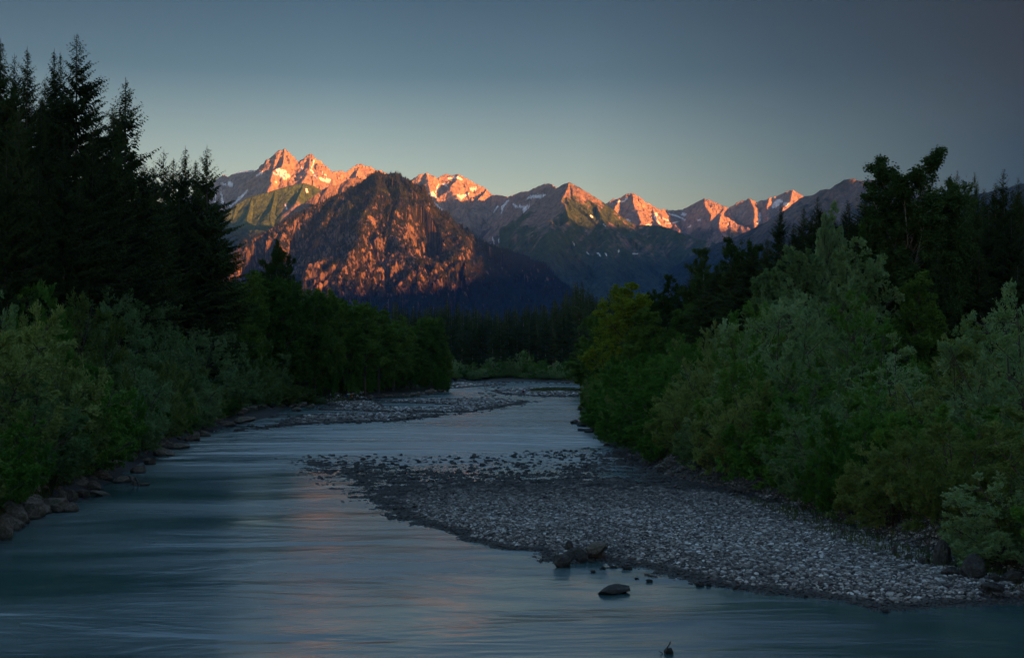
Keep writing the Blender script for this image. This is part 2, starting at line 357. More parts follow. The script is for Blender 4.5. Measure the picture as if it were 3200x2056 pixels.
# --- M3: the snowy pair right of the front mountain, and the wall joining it to the centre
m3 = P3([(1230, 600, 12900), (1275, 570, 12900), (1298, 555, 12900), (1310, 547, 12900), (1333, 543, 12900), (1353, 549, 12900), (1368, 559, 12950), (1373, 554, 12950), (1392, 545, 13000), (1415, 547, 13000), (1431, 545, 13000), (1454, 556, 13000), (1482, 572, 13000), (1513, 588, 13000), (1540, 611, 12950), (1558, 610, 12850), (1587, 617, 12600),
         (1614, 607, 12400), (1637, 599, 12200), (1649, 600, 12100), (1673, 588, 11900), (1704, 575, 11650), (1723, 576, 11500), (1737, 587, 11350), (1760, 620, 11300)])
rng = np.random.RandomState(6); L = [m3]
for fl in [[(1333, 545, 12880), (1350, 590, 12600), (1365, 640, 12300), (1400, 700, 11900), (1430, 760, 11500)], [(1431, 547, 12980), (1420, 590, 12700), (1440, 650, 12300), (1470, 720, 11900)], [(1520, 594, 12980), (1490, 640, 12600), (1470, 690, 12250), (1475, 740, 11900)],
           [(1558, 612, 12830), (1540, 680, 12450), (1550, 760, 11950), (1590, 840, 11500)], [(1649, 602, 12080), (1612, 660, 11750), (1600, 730, 11400), (1640, 820, 11000)], [(1704, 577, 11630), (1670, 640, 11350), (1645, 700, 11100)]]:
    l = P3(fl); L.append(l); spurs(l, rng, 420, 380, 0.85, 0, L, 2)
SN3 = [[(1397, 552), (1412, 555), (1430, 551), (1445, 560), (1441, 564), (1425, 558), (1402, 560)], ribbon([(1372, 575), (1368, 590), (1362, 600)], [3, 5, 4]), [(1323, 610), (1340, 603), (1352, 598), (1364, 612), (1366, 620), (1350, 612), (1340, 624), (1332, 624)],
       ribbon([(1354, 634), (1375, 655), (1411, 683)], [6, 10, 2]), [(1429, 607), (1446, 610), (1468, 603), (1460, 612), (1440, 624), (1430, 616)], [(1468, 588), (1490, 584), (1492, 592), (1476, 598)], [(1380, 575), (1392, 572), (1396, 584), (1384, 580)],
       [(1603, 635), (1615, 643), (1640, 645), (1655, 640), (1652, 650), (1642, 660), (1636, 672), (1632, 650), (1618, 650), (1604, 644)], ribbon([(1635, 676), (1633, 700)], [12, 4]), [(1655, 613), (1680, 610), (1700, 606), (1706, 610), (1690, 618), (1668, 620), (1642, 628)],
       ribbon([(1590, 625), (1572, 645), (1565, 668)], [4, 5, 3]), ribbon([(1556, 643), (1542, 665)], [6, 3]), ribbon([(1683, 660), (1675, 670)], [6, 5]), [(1559, 744), (1566, 752), (1573, 750), (1572, 766), (1570, 780), (1565, 765), (1557, 755)], ribbon([(1538, 740), (1546, 762)], [4, 3])]
def paint3(X, Y, H, D, slope, QX, QY, nz, nf):
    band = fbm(H / 90 + nz * 0.6, X / 1500, 3, 8)
    col = ROCK * 1.2 * (1 + 0.25 * nf[..., None] + 0.30 * nz[..., None] + 0.3 * band[..., None])
    g = sstep(0.2, 0.7, nz * 1.2 + sstep(660, 760, QY) * 0.8 - 0.1)
    col = rockgrass(col, GRASSD, g * 0.75)
    return snowmix(col, QX, QY, nf, nz, SN3, 4), g
mountain(L, [1.1] * len(L), 1190, 1900, 760, 10900, 13700, 420, 51, gul=60, warp=32, paint=paint3)

# --- M4: the central pyramid, its right shoulder and the long green slopes below
m4 = P3([(1739, 590, 11320), (1762, 576, 11060), (1778, 572, 11000), (1797, 579, 11020), (1825, 597, 11050), (1848, 611, 11080), (1879, 630, 11120), (1895, 644, 11150), (1934, 671, 11200), (1961, 691, 11250), (1982, 706, 11200), (2012, 704, 11150), (2070, 707, 11000), (2109, 721, 10900), (2129, 730, 10800), (2168, 745, 10700), (2226, 758, 10600), (2300, 790, 10500), (2380, 850, 10400)])
rng = np.random.RandomState(9); L = [m4]
cen = [[(1776, 575, 10980), (1768, 610, 10800), (1762, 650, 10550), (1775, 690, 10300), (1720, 730, 9900), (1705, 800, 9500), (1690, 880, 9000), (1690, 960, 8600)],
       [(1700, 690, 10700), (1712, 692, 10350), (1720, 730, 9950)],
       [(1850, 615, 11060), (1880, 680, 10600), (1900, 740, 10200), (1890, 820, 9700), (1880, 900, 9200), (1870, 980, 8800)],
       [(1985, 708, 11180), (2010, 760, 10700), (2030, 830, 10200), (2040, 920, 9600)], [(2110, 724, 10880), (2140, 780, 10500), (2150, 850, 10000), (2160, 940, 9500)], [(1925, 668, 11170), (1960, 740, 10700), (1965, 810, 10250), (1960, 900, 9700)]]
for fl in cen:
    l = P3(fl); L.append(l); spurs(l, rng, 480, 420, 0.7, 0, L, 2)
SN4 = [[(1789, 754), (1797, 763), (1796, 770)], [(1832, 785), (1841, 792), (1840, 798)], [(1864, 789), (1872, 789), (1880, 802), (1873, 800)], [(1888, 789), (1896, 794), (1895, 801)], ribbon([(1978, 793), (1995, 794)], [4, 3]), [(1930, 782), (1937, 782), (1934, 790)], ribbon([(1845, 672), (1853, 680)], [5, 3]), ribbon([(1885, 700), (1894, 710)], [3, 2])]
def paint4(X, Y, H, D, slope, QX, QY, nz, nf):
    ribs = ridged((QX + 0.7 * QY) / 60, QY / 130, 4, 17, 0.55)
    rk = sstep(0.1, 0.7, ribs * 0.8 - 0.15 + nz * 1.0 + nf * 0.4 + 0.75 * sstep(650, 600, QY) + 0.55 * sstep(1765, 1740, QX) * sstep(720, 690, QY) - 0.55 * sstep(800, 860, QY) - 0.35 * np.exp(-((QX - 1810) / 60) ** 2 - ((QY - 675) / 35) ** 2) - 0.12)
    col = rockgrass(GRASS * 0.9 * (1 + 0.3 * nf[..., None]), ROCK * 0.95 * (1 + 0.4 * nf[..., None]), rk)
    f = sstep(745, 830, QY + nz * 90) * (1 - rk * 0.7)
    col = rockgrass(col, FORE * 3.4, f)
    return snowmix(col, QX, QY, nf, nz, SN4, 3), f
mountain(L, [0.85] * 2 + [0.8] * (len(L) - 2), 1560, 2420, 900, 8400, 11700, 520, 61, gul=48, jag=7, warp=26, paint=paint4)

# --- M5: the sunlit row on the right
m5 = P3([(1860, 650, 13000), (1900, 634, 13000), (1916, 623, 13000), (1935, 621, 13000), (1958, 607, 13000), (1976, 603, 13000), (1994, 614, 13000), (2017, 631, 13020), (2036, 642, 13040), (2058, 656, 13100), (2075, 655, 13300), (2095, 658, 13400), (2126, 657, 13500), (2153, 646, 13400), (2177, 634, 13300), (2200, 620, 13200), (2227, 629, 13150), (2259, 644, 13100), (2276, 650, 13100), (2301, 636, 13100), (2325, 625, 13100), (2344, 620, 13100), (2364, 634, 13100),
         (2383, 624, 13100), (2395, 627, 13100), (2403, 617, 13100), (2422, 615, 13100), (2446, 605, 13100), (2461, 597, 13100), (2477, 594, 13100), (2488, 601, 13100), (2508, 614, 13100), (2560, 650, 13100), (2650, 700, 13100)])
rng = np.random.RandomState(14); L = [m5]
for fl in [[(1976, 605, 12980), (1985, 650, 12700), (2000, 700, 12350), (2020, 760, 12000)], [(1935, 622, 12980), (1925, 660, 12700), (1930, 700, 12400)], [(2036, 644, 13030), (2050, 690, 12700), (2060, 730, 12400)], [(2200, 622, 13190), (2215, 660, 12900), (2225, 700, 12600), (2215, 750, 12200)], [(2344, 622, 13080), (2360, 660, 12800), (2350, 710, 12500), (2330, 740, 12300)],
           [(2403, 619, 13080), (2400, 660, 12800), (2395, 710, 12500)], [(2477, 596, 13080), (2455, 640, 12800), (2430, 690, 12450)], [(2276, 651, 13090), (2290, 700, 12800)], [(2120, 660, 13450), (2100, 690, 13100), (2130, 720, 12700)]]:
    l = P3(fl); L.append(l); spurs(l, rng, 380, 330, 0.9, 0, L, 2)
L.append(P3([(2200, 735, 12150), (2223, 690, 12180), (2240, 675, 12200), (2258, 663, 12200), (2290, 687, 12180), (2329, 706, 12150), (2356, 714, 12100), (2400, 735, 12050)]))
for fl in [[(2258, 665, 12190), (2262, 710, 11950), (2268, 760, 11700)], [(2290, 689, 12170), (2296, 725, 11950), (2300, 770, 11750)], [(2225, 692, 12170), (2225, 730, 11950), (2235, 770, 11750)], [(2325, 706, 12140), (2325, 750, 11900)], [(2215, 712, 12100), (2216, 740, 11900), (2222, 775, 11700)]]: L.append(P3(fl))
SN5 = [ribbon([(1926, 631), (1950, 629), (1960, 618)], [4, 4, 3]), [(1960, 682), (1975, 690), (1968, 694), (1952, 688)], ribbon([(2053, 665), (2048, 680), (2054, 692), (2064, 702)], [8, 10, 7, 4]), ribbon([(2085, 668), (2115, 674), (2142, 688)], [4, 5, 4]), ribbon([(2060, 680), (2090, 690)], [6, 4]), [(2130, 664), (2150, 668), (2140, 674), (2126, 672)], ribbon([(2178, 690), (2190, 687)], [4, 3]),
       ribbon([(2150, 710), (2164, 705)], [5, 3]), ribbon([(2373, 665), (2375, 690), (2365, 702)], [6, 5, 4]), [(2412, 640), (2425, 628), (2436, 622), (2448, 628), (2438, 636), (2430, 646), (2414, 652)], [(2450, 632), (2468, 632), (2460, 646), (2448, 640)], ribbon([(2018, 704), (2040, 703)], [4, 4]), ribbon([(2080, 700), (2110, 696), (2125, 690)], [3, 4, 2])]
def paint5(X, Y, H, D, slope, QX, QY, nz, nf):
    band = fbm(H / 90 + nz * 0.6, X / 1500, 3, 11)
    col = ROCK * 1.2 * (1 + 0.25 * nf[..., None] + 0.3 * nz[..., None] + 0.3 * band[..., None])
    g = sstep(0.25, 0.7, nz * 1.2 + sstep(690, 740, QY) * 0.6 + 0.8 * np.exp(-((QX - 2320) / 30) ** 2 - ((QY - 700 - (QX - 2320) * 0.5) / 8) ** 2) + 0.5 * np.exp(-((QX - 2200) / 25) ** 2 - ((QY - 740) / 20) ** 2) - 0.15)
    col = rockgrass(col, GRASS * 0.8, g * 0.75)
    return snowmix(col, QX, QY, nf, nz, SN5, 4), g
mountain(L, [1.1] * len(L), 1830, 2700, 900, 11500, 13900, 400, 71, gul=52, warp=28, paint=paint5)

# --- M6: the dark ridge on the right, hidden lower down by the trees
m6 = P3([(2020, 900, 10300), (2100, 838, 10200), (2180, 790, 10050), (2243, 760, 9900), (2290, 745, 9800), (2348, 718, 9650), (2399, 691, 9500), (2465, 648, 9350), (2508, 615, 9250), (2539, 611, 9170), (2562, 595, 9110), (2590, 592, 9050), (2613, 578, 9000), (2625, 571, 8980), (2640, 563, 8950), (2660, 559, 8900), (2700, 566, 8820), (2760, 560, 8720), (2850, 600, 8560), (2950, 615, 8380), (3008, 612, 8250), (3060, 606, 8000), (3105, 598, 7800), (3180, 578, 7500), (3260, 560, 7200), (3450, 540, 7000)])
rng = np.random.RandomState(19); L = [m6]
for fl in [[(2625, 573, 8960), (2570, 640, 8700), (2540, 720, 8350)], [(2700, 568, 8800), (2650, 650, 8500), (2600, 760, 8100)], [(2510, 617, 9230), (2440, 700, 8950), (2370, 800, 8600)], [(2850, 602, 8540), (2780, 720, 8100)], [(3060, 608, 7980), (3000, 720, 7600)], [(3180, 580, 7480), (3120, 700, 7100)]]:
    l = P3(fl); L.append(l); spurs(l, rng, 420, 380, 0.8, 0, L, 2)
def paint6(X, Y, H, D, slope, QX, QY, nz, nf):
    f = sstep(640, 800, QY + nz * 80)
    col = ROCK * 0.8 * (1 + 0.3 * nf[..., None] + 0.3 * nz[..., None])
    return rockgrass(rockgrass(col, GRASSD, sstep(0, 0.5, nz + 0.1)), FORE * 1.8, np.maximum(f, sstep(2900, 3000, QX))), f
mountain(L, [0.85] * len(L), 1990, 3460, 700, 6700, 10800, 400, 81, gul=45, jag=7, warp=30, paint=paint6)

# --- the range west of the valley, unseen behind the camera's right shoulder: crest shaped to cast the valley's shade
def ridge_west():
    us = np.linspace(-5000, 15000, 400); vs_ = np.linspace(2600, 6200, 60); V0 = 4000
    U, VV = np.meshgrid(us, vs_)
    Hc = np.interp(us, [-5000, 0, 3500, 4900, 5350, 5750, 6000, 6600, 6950, 7600, 8300, 8800, 9600, 11200, 13000, 15000], [500, 620, 720, 760, 790, 900, 1180, 1440, 1560, 1500, 1475, 1500, 1560, 1620, 1500, 1300])
    Hc = Hc + 22 * ridged(us / 260, us * 0, 3, 3) - 12
    Z = Hc[None, :] - 0.75 * np.abs(VV - V0) + 60 * sstep(0, 500, np.abs(VV - V0)) * fbm(U / 500, VV / 500, 4, 90)
    Z = np.maximum(Z, -20)
    a = SUN_AZ; X = U * math.cos(a - PI / 2) * 1.0 + VV * math.sin(a); Y = U * math.sin(a - PI / 2) + VV * math.cos(a)
    X = U * -math.cos(a) + VV * math.sin(a); Y = U * math.sin(a) + VV * math.cos(a)
    nz = fbm(U / 260, VV / 260, 4, 91); col = rockgrass(FORE * 1.6 * np.ones(U.shape + (3,)), ROCK * 0.7, sstep(0.1, 0.6, nz + sstep(900, 1400, Z)))
    nr, nc = U.shape; idx = np.arange(nr * nc).reshape(nr, nc)
    Fc = np.stack([idx[:-1, :-1], idx[:-1, 1:], idx[1:, 1:], idx[1:, :-1]], -1).reshape(-1, 4)
    link("mountain", mesh_np("mountain", np.stack([X, Y, Z], -1).reshape(-1, 3), Fc, True, {'col': ('POINT', col.reshape(-1, 3))}, [M_MOUNT]), kind="structure")
ridge_west()

# --- the far wood on the slopes: small crowns, far too many to count
def far_wood():
    V = []; Fa = []; n = 0
    for b, h in FAR_TREES:
        k = len(b); rngl = np.random.RandomState(k); ang = rngl.uniform(0, 6.28, k)
        for s in range(4):
            a = ang + s * PI / 2; r = h * 0.17
            V.append(b + np.stack([np.cos(a) * r, np.sin(a) * r, np.zeros(k)], 1))
        V.append(b + np.stack([np.zeros(k), np.zeros(k), h], 1))
        i = np.arange(k)
        for s in range(4): Fa.append(np.stack([n + s * k + i, n + ((s + 1) % 4) * k + i, n + 4 * k + i], 1))
        n += 5 * k
    link("distant_forest", mesh_np("distant_forest", np.concatenate(V), np.concatenate(Fa), False, None, [M_NEEDLE_FAR]), kind="stuff", label="dark conifer wood clinging to the front mountain's ribs and slopes", category="forest")
far_wood()
# ------------------------------------------------------------------ river bed, banks, gravel bars, water
def Gl(pts, z=0.0): return [G(x, y, z) for x, y in pts]
LB = Gl([(0, 1690), (80, 1622), (235, 1562), (345, 1500), (460, 1432), (560, 1392), (640, 1352), (760, 1322), (860, 1300), (880, 1280), (960, 1262), (1080, 1252), (1160, 1246), (1230, 1238), (1320, 1236), (1385, 1224), (1384, 1208), (1372, 1200), (1400, 1192)])
FB = Gl([(1480, 1190), (1600, 1191), (1700, 1193), (1790, 1196), (1850, 1203)])
RB = Gl([(1848, 1212), (1850, 1228), (1846, 1250), (1852, 1280), (1848, 1310), (1880, 1350), (1910, 1400), (1990, 1450), (2080, 1490), (2200, 1520), (2400, 1570), (2600, 1660), (2800, 1742), (3000, 1790), (3200, 1845)])
RIVER = [(-16, -160), (-19, 30)] + LB + FB + RB + [(19, 36), (24, -160)]
BAR_A = Gl([(930, 1440), (990, 1500), (1080, 1555), (1200, 1608), (1330, 1655), (1450, 1692), (1560, 1715), (1690, 1742), (1760, 1765), (1830, 1752), (1900, 1762), (1980, 1786), (2080, 1806), (2200, 1828), (2330, 1848), (2450, 1868), (2600, 1888), (2750, 1902), (2900, 1905), (3100, 1898), (3300, 1888), (3400, 1850), (3200, 1800), (2900, 1700), (2600, 1600), (2300, 1500), (2000, 1440), (1900, 1415), (1840, 1455), (1760, 1478), (1600, 1488), (1450, 1482), (1300, 1474), (1120, 1450)])
RIFFLE = Gl([(900, 1420), (930, 1450), (1080, 1500), (1400, 1530), (1800, 1510), (1900, 1470), (1890, 1395), (1700, 1405), (1400, 1425), (1150, 1420)])
BAR_B = [Gl([(700, 1352), (790, 1347), (900, 1334), (1000, 1325), (1120, 1322), (1250, 1319), (1350, 1307), (1450, 1292), (1560, 1277), (1640, 1263), (1672, 1256), (1640, 1251), (1550, 1247), (1400, 1247), (1300, 1249), (1215, 1253), (1100, 1257), (1010, 1254), (985, 1262), (1040, 1272), (900, 1300), (850, 1325), (780, 1338)]),
         Gl([(1376, 1213), (1385, 1201), (1440, 1195), (1530, 1201), (1562, 1203), (1500, 1208), (1440, 1213)]), Gl([(1530, 1222), (1600, 1214), (1700, 1215), (1820, 1217), (1870, 1222), (1870, 1240), (1760, 1241), (1650, 1238), (1570, 1232)]),
         Gl([(990, 1262), (1060, 1246), (1130, 1245), (1120, 1252), (1060, 1254)])]
POOLS = [Gl([(1190, 1257), (1290, 1261), (1415, 1266), (1400, 1270), (1330, 1277), (1235, 1277), (1215, 1267)]), Gl([(870, 1300), (900, 1288), (960, 1284), (1060, 1285), (1250, 1290), (1420, 1290), (1400, 1295), (1150, 1296), (950, 1298)])]
def sdf(x, y, poly):
    d2 = np.full(x.shape, 1e18); n = len(poly); ins = np.zeros(x.shape, bool)
    for i in range(n):
        (ax, ay), (bx, by) = poly[i], poly[(i + 1) % n]
        ex, ey = bx - ax, by - ay; t = np.clip(((x - ax) * ex + (y - ay) * ey) / (ex * ex + ey * ey + 1e-9), 0, 1)
        d2 = np.minimum(d2, (x - ax - ex * t) ** 2 + (y - ay - ey * t) ** 2)
        if ay != by: ins ^= ((ay > y) != (by > y)) & (x < (bx - ax) * (y - ay) / (by - ay) + ax)
    return np.where(ins, 1, -1) * np.sqrt(d2)
def ground_z(x, y):
    x = np.asarray(x, float); y = np.asarray(y, float)
    far = 1 + np.clip(y, 0, 600) / 150.0
    dr = sdf(x, y, RIVER) + 0.8 * fbm(x / 4, y / 4, 3, 5)
    z = np.where(dr > 0, -0.9 * sstep(0, 5, dr), 0.0)
    out = -dr
    z = np.where(dr <= 0, 1.1 * sstep(0, 2.6, out) + 1.2 * sstep(2, 14, out) + 0.25 * fbm(x / 3, y / 3, 3, 8) * sstep(0.5, 3, out), z)
    z = z + 0.0
    rough = fbm(x / 1.6, y / 1.6, 3, 3)
    a = sdf(x, y, BAR_A) + 1.1 * fbm(x / 3.0, y / 3.0, 3, 12)
    w = np.full(x.shape, -9.0)
    w = np.maximum(w, -0.16 + (0.105 + 0.445 * sstep(98, 60, y)) * sstep(-1.2, 9 - 5.5 * sstep(100, 66, y), a) + (0.08 + 0.13 * sstep(60, 90, y)) * rough)
    rf = sdf(x, y, RIFFLE); w = np.maximum(w, np.where(rf > -4, -0.17 + 0.12 * sstep(-4, 3, rf) + 0.07 * rough, -9))
    for bpoly in BAR_B:
        b = sdf(x, y, bpoly) + 1.2 * fbm(x / 6, y / 6, 3, 13); w = np.maximum(w, -0.22 + 0.46 * sstep(-1.5, 6, b) + 0.10 * rough)
    for p in POOLS:
        b = sdf(x, y, p) + 1.2 * fbm(x / 6, y / 6, 2, 14); w = np.where(b > -2.5, np.minimum(w, 0.22 - 0.5 * sstep(-3.5, 0.5, b)), w)
    z = np.where(dr > -3, np.maximum(z, w), z)
    return z
t = NT("ground_soil")
p_ = t.add('ShaderNodeNewGeometry').outputs['Position']
sz = t.add('ShaderNodeSeparateXYZ'); t.l.new(p_, sz.inputs[0])
na = t.noise(p_, 2.5, 6, 0.7); nb = t.noise(p_, 9, 4, 0.6)
grav = t.ramp(nb, [(0.3, (0.02, 0.021, 0.023)), (0.6, (0.07, 0.07, 0.072)), (0.8, (0.15, 0.15, 0.15))])
soil = t.ramp(na, [(0.3, (0.010, 0.012, 0.006)), (0.55, (0.018, 0.022, 0.010)), (0.75, (0.035, 0.030, 0.022))])
ms = t.add('ShaderNodeMapRange', inp={'From Min': 0.55, 'From Max': 0.9}); t.l.new(sz.outputs['Z'], ms.inputs[0])
t.set(Base_Color=t.mix(ms.outputs[0], grav, soil), Roughness=0.9, Specular_IOR_Level=0.2); t.bump(nb, 0.6, 0.08)
M_GROUND = t.m
xs = np.concatenate([-np.geomspace(30000, 75, 45), np.arange(-70, 66, 0.4), np.geomspace(72, 30000, 45)])
ys = np.concatenate([np.linspace(-9000, -200, 8), np.linspace(-160, 26, 24), np.geomspace(28, 720, 620), np.geomspace(740, 34000, 60)])
GX, GY = np.meshgrid(xs, ys); GZ = ground_z(GX, GY)
nr, nc = GX.shape; idx = np.arange(nr * nc).reshape(nr, nc)
link("ground", mesh_np("ground", np.stack([GX, GY, GZ], -1).reshape(-1, 3), np.stack([idx[:-1, :-1], idx[:-1, 1:], idx[1:, 1:], idx[1:, :-1]], -1).reshape(-1, 4), True, None, [M_GROUND]), kind="structure")

# water: milky glacial river smoothed by the long exposure, pulled into streaks by the current
t = NT("river_water")
p_ = t.add('ShaderNodeNewGeometry').outputs['Position']
m1 = t.add('ShaderNodeMapping'); t.l.new(p_, m1.inputs[0]); m1.inputs['Scale'].default_value = (0.07, 0.15, 1); m1.inputs['Rotation'].default_value = (0, 0, R(12))
m2_ = t.add('ShaderNodeMapping'); t.l.new(p_, m2_.inputs[0]); m2_.inputs['Scale'].default_value = (0.22, 0.6, 1); m2_.inputs['Rotation'].default_value = (0, 0, R(6))
w1 = t.noise(m1.outputs[0], 1.0, 3, 0.5, 1.2); w2 = t.noise(m2_.outputs[0], 1.0, 4, 0.55, 0.8)
# livelier water on the shallow run above the bar
sy = t.add('ShaderNodeSeparateXYZ'); t.l.new(p_, sy.inputs[0])
mr = t.add('ShaderNodeMapRange', inp={'From Min': 85.0, 'From Max': 130.0}); t.l.new(sy.outputs['Y'], mr.inputs[0])
m3_ = t.add('ShaderNodeMapping'); t.l.new(p_, m3_.inputs[0]); m3_.inputs['Scale'].default_value = (0.7, 0.35, 1); w3 = t.noise(m3_.outputs[0], 1.6, 3, 0.6, 0.5)
hgt = t.math('ADD', t.math('MULTIPLY', w1, 3.2), t.math('ADD', t.math('MULTIPLY', w2, 0.8), t.math('MULTIPLY', t.math('MULTIPLY', w3, mr.outputs[0]), 0.10)))
t.set(Base_Color=(0.026, 0.080, 0.088), Roughness=0.28, IOR=3.1, Specular_IOR_Level=0.9)
mm = t.add('ShaderNodeMapping'); t.l.new(p_, mm.inputs[0]); mm.inputs['Scale'].default_value = (0.035, 0.11, 1); mm.inputs['Rotation'].default_value = (0, 0, R(-9))
patch_ = t.ramp(t.noise(mm.outputs[0], 1.0, 3, 0.55, 0.8), [(0.38, (0, 0, 0)), (0.62, (1, 1, 1))])
rf = t.add('ShaderNodeMapRange', inp={'From Min': 98.0, 'From Max': 118.0}); t.l.new(sy.outputs['Y'], rf.inputs[0])
rf2 = t.add('ShaderNodeMapRange', inp={'From Min': 150.0, 'From Max': 185.0, 'To Min': 1.0, 'To Max': 0.25}); t.l.new(sy.outputs['Y'], rf2.inputs[0])
live = t.math('MULTIPLY', rf.outputs[0], rf2.outputs[0])
t.set(Roughness=t.math('ADD', 0.145, t.math('ADD', t.math('MULTIPLY', patch_, 0.14), t.math('MULTIPLY', live, 0.10))))
bn = t.bump(hgt, 0.16, 0.7); t.l.new(t.math('ADD', 0.05, t.math('ADD', t.math('MULTIPLY', patch_, 0.17), t.math('MULTIPLY', live, 0.9))), bn.inputs['Strength'])
M_WATER = t.m
wx = np.linspace(-90, 90, 2); wy = np.array([-160, 640.0])
link("water", mesh_np("water", [(-95, -160, 0), (95, -160, 0), (95, 640, 0), (-95, 640, 0)], [(0, 1, 2, 3)], mats=[M_WATER]), kind="structure")

# cobbles
t = NT("cobble_stone")
ai = t.add('ShaderNodeAttribute', attribute_name='tint', attribute_type='INSTANCER')
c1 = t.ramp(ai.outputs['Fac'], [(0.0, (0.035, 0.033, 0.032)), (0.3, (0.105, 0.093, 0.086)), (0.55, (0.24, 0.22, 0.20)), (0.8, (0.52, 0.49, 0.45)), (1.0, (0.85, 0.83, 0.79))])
po = t.add('ShaderNodeTexCoord').outputs['Object']
t.set(Base_Color=t.mix(0.5, c1, t.ramp(t.noise(po, 3, 4, 0.6), [(0.3, (0.5, 0.5, 0.5)), (0.7, (1, 1, 1))]), 'MULTIPLY'), Roughness=0.75, Specular_IOR_Level=0.35)
M_COB = t.m
def cobbles():
    rng = np.random.RandomState(4)
    PX = []; 
    def scatter(poly, dens, smin, smax, pad, keep):
        xs_ = [p[0] for p in poly]; ys_ = [p[1] for p in poly]; x0, x1, y0, y1 = min(xs_) - pad, max(xs_) + pad, min(ys_) - pad, max(ys_) + pad
        n = int((x1 - x0) * (y1 - y0) * dens); x = rng.uniform(x0, x1, n); y = rng.uniform(y0, y1, n)
        d = sdf(x, y, poly); z = ground_z(x, y); vis = np.abs(x / np.maximum(y, 1)) < 0.40
        pr = keep(d, x, y, z) * sstep(-5.0, -3.0, sdf(x, y, RIVER)); m = (rng.rand(n) < pr) & vis
        s = smin * (smax / smin) ** (rng.rand(m.sum()) ** 2.0)
        s = s * (1 + 0.7 * sstep(58, 105, y[m]) * (dens > 100))
        PX.append(np.stack([x[m], y[m], z[m], s], 1))
    patch = lambda x, y: np.clip(0.5 + 1.2 * fbm(x / 1.1, y / 1.1, 3, 77), 0.0, 1)
    scatter(BAR_A, 150, 0.026, 0.105, 2.0, lambda d, x, y, z: np.where(d > 0, 1.0, sstep(-2.0, 0, d) * 0.5) * np.where(sdf(x, y, RIFFLE) > 2, 0.35, 1) * (1 - sstep(62, 96, y) * (1 - 0.9 * sstep(-0.30, 0.12, fbm(x / 2.6, y / 1.5, 3, 88)))))
    scatter(RIFFLE, 8, 0.07, 0.24, 2.5, lambda d, x, y, z: patch(x, y) * sstep(-2.5, 3, d) * 0.7)
    for q in (BAR_B[0],): scatter(q, 10, 0.10, 0.34, 2.5, lambda d, x, y, z: np.where(d > 0, 1.0, sstep(-2.5, 0, d) * 0.4) * (z > -0.12))
    for q in BAR_B[1:3]: scatter(q, 2.0, 0.2, 0.5, 2, lambda d, x, y, z: np.where(d > 0, 1.0, 0.2) * (z > -0.15))
    scatter(BAR_B[3], 6, 0.15, 0.45, 1, lambda d, x, y, z: np.where(d > -1, 1.0, 0.0))
    A = np.concatenate(PX); n = len(A)
    s = A[:, 3]
    sc = np.stack([s * rng.uniform(0.8, 1.35, n), s * rng.uniform(0.7, 1.05, n), s * rng.uniform(0.38, 0.62, n)], 1)
    A[:, 2] += sc[:, 2] * rng.uniform(0.1, 0.9, n); A = A[(A[:, 2] + sc[:, 2]) > -0.01] if False else A
    rot = np.stack([rng.normal(0, 0.22, n), rng.normal(0, 0.22, n), rng.uniform(0, 6.28, n)], 1)
    tint = np.clip(rng.beta(2.0, 2.4, n) + 0.12 * fbm(A[:, 0] / 5, A[:, 1] / 7, 3, 44), 0, 1)
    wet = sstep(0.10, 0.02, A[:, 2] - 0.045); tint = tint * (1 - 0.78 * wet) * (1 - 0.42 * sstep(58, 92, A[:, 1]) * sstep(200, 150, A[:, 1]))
    me = bpy.data.meshes.new("gravel"); me.vertices.add(n); me.vertices.foreach_set("co", np.ascontiguousarray(A[:, :3], np.float32).ravel())
    for nm, ty, arr, key in (("scl", 'FLOAT_VECTOR', sc, "vector"), ("rot", 'FLOAT_VECTOR', rot, "vector"), ("tint", 'FLOAT', tint, "value")):
        a_ = me.attributes.new(nm, ty, 'POINT'); a_.data.foreach_set(key, np.ascontiguousarray(arr, np.float32).ravel())
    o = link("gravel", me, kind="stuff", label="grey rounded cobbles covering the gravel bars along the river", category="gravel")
    ng = bpy.data.node_groups.new("gravel_nodes", 'GeometryNodeTree')
    ng.interface.new_socket("Geometry", in_out='INPUT', socket_type='NodeSocketGeometry'); ng.interface.new_socket("Geometry", in_out='OUTPUT', socket_type='NodeSocketGeometry')
    N = ng.nodes; L_ = ng.links; gi = N.new('NodeGroupInput'); go = N.new('NodeGroupOutput')
    g2 = N.new('GeometryNodeGeometryToInstance')
    for k in range(5):
        ico = N.new('GeometryNodeMeshIcoSphere'); ico.inputs['Radius'].default_value = 1.0; ico.inputs['Subdivisions'].default_value = 2
        sp = N.new('GeometryNodeSetPosition'); nz = N.new('ShaderNodeTexNoise'); nz.inputs['Scale'].default_value = 0.75; nz.inputs['Detail'].default_value = 1.5
        pos = N.new('GeometryNodeInputPosition'); ad = N.new('ShaderNodeVectorMath'); ad.operation = 'ADD'; ad.inputs[1].default_value = (k * 7.3, k * 3.1, k * 5.7)
        L_.new(pos.outputs[0], ad.inputs[0]); L_.new(ad.outputs[0], nz.inputs['Vector'])
        sb = N.new('ShaderNodeVectorMath'); sb.operation = 'SUBTRACT'; L_.new(nz.outputs['Color'], sb.inputs[0]); sb.inputs[1].default_value = (0.5, 0.5, 0.5)
        mu = N.new('ShaderNodeVectorMath'); mu.operation = 'SCALE'; mu.inputs['Scale'].default_value = 1.1; L_.new(sb.outputs[0], mu.inputs[0])
        L_.new(ico.outputs['Mesh'], sp.inputs['Geometry']); L_.new(mu.outputs[0], sp.inputs['Offset'])
        sm = N.new('GeometryNodeSetMaterial'); sm.inputs['Material'].default_value = M_COB; L_.new(sp.outputs[0], sm.inputs[0])
        L_.new(sm.outputs[0], g2.inputs[0])
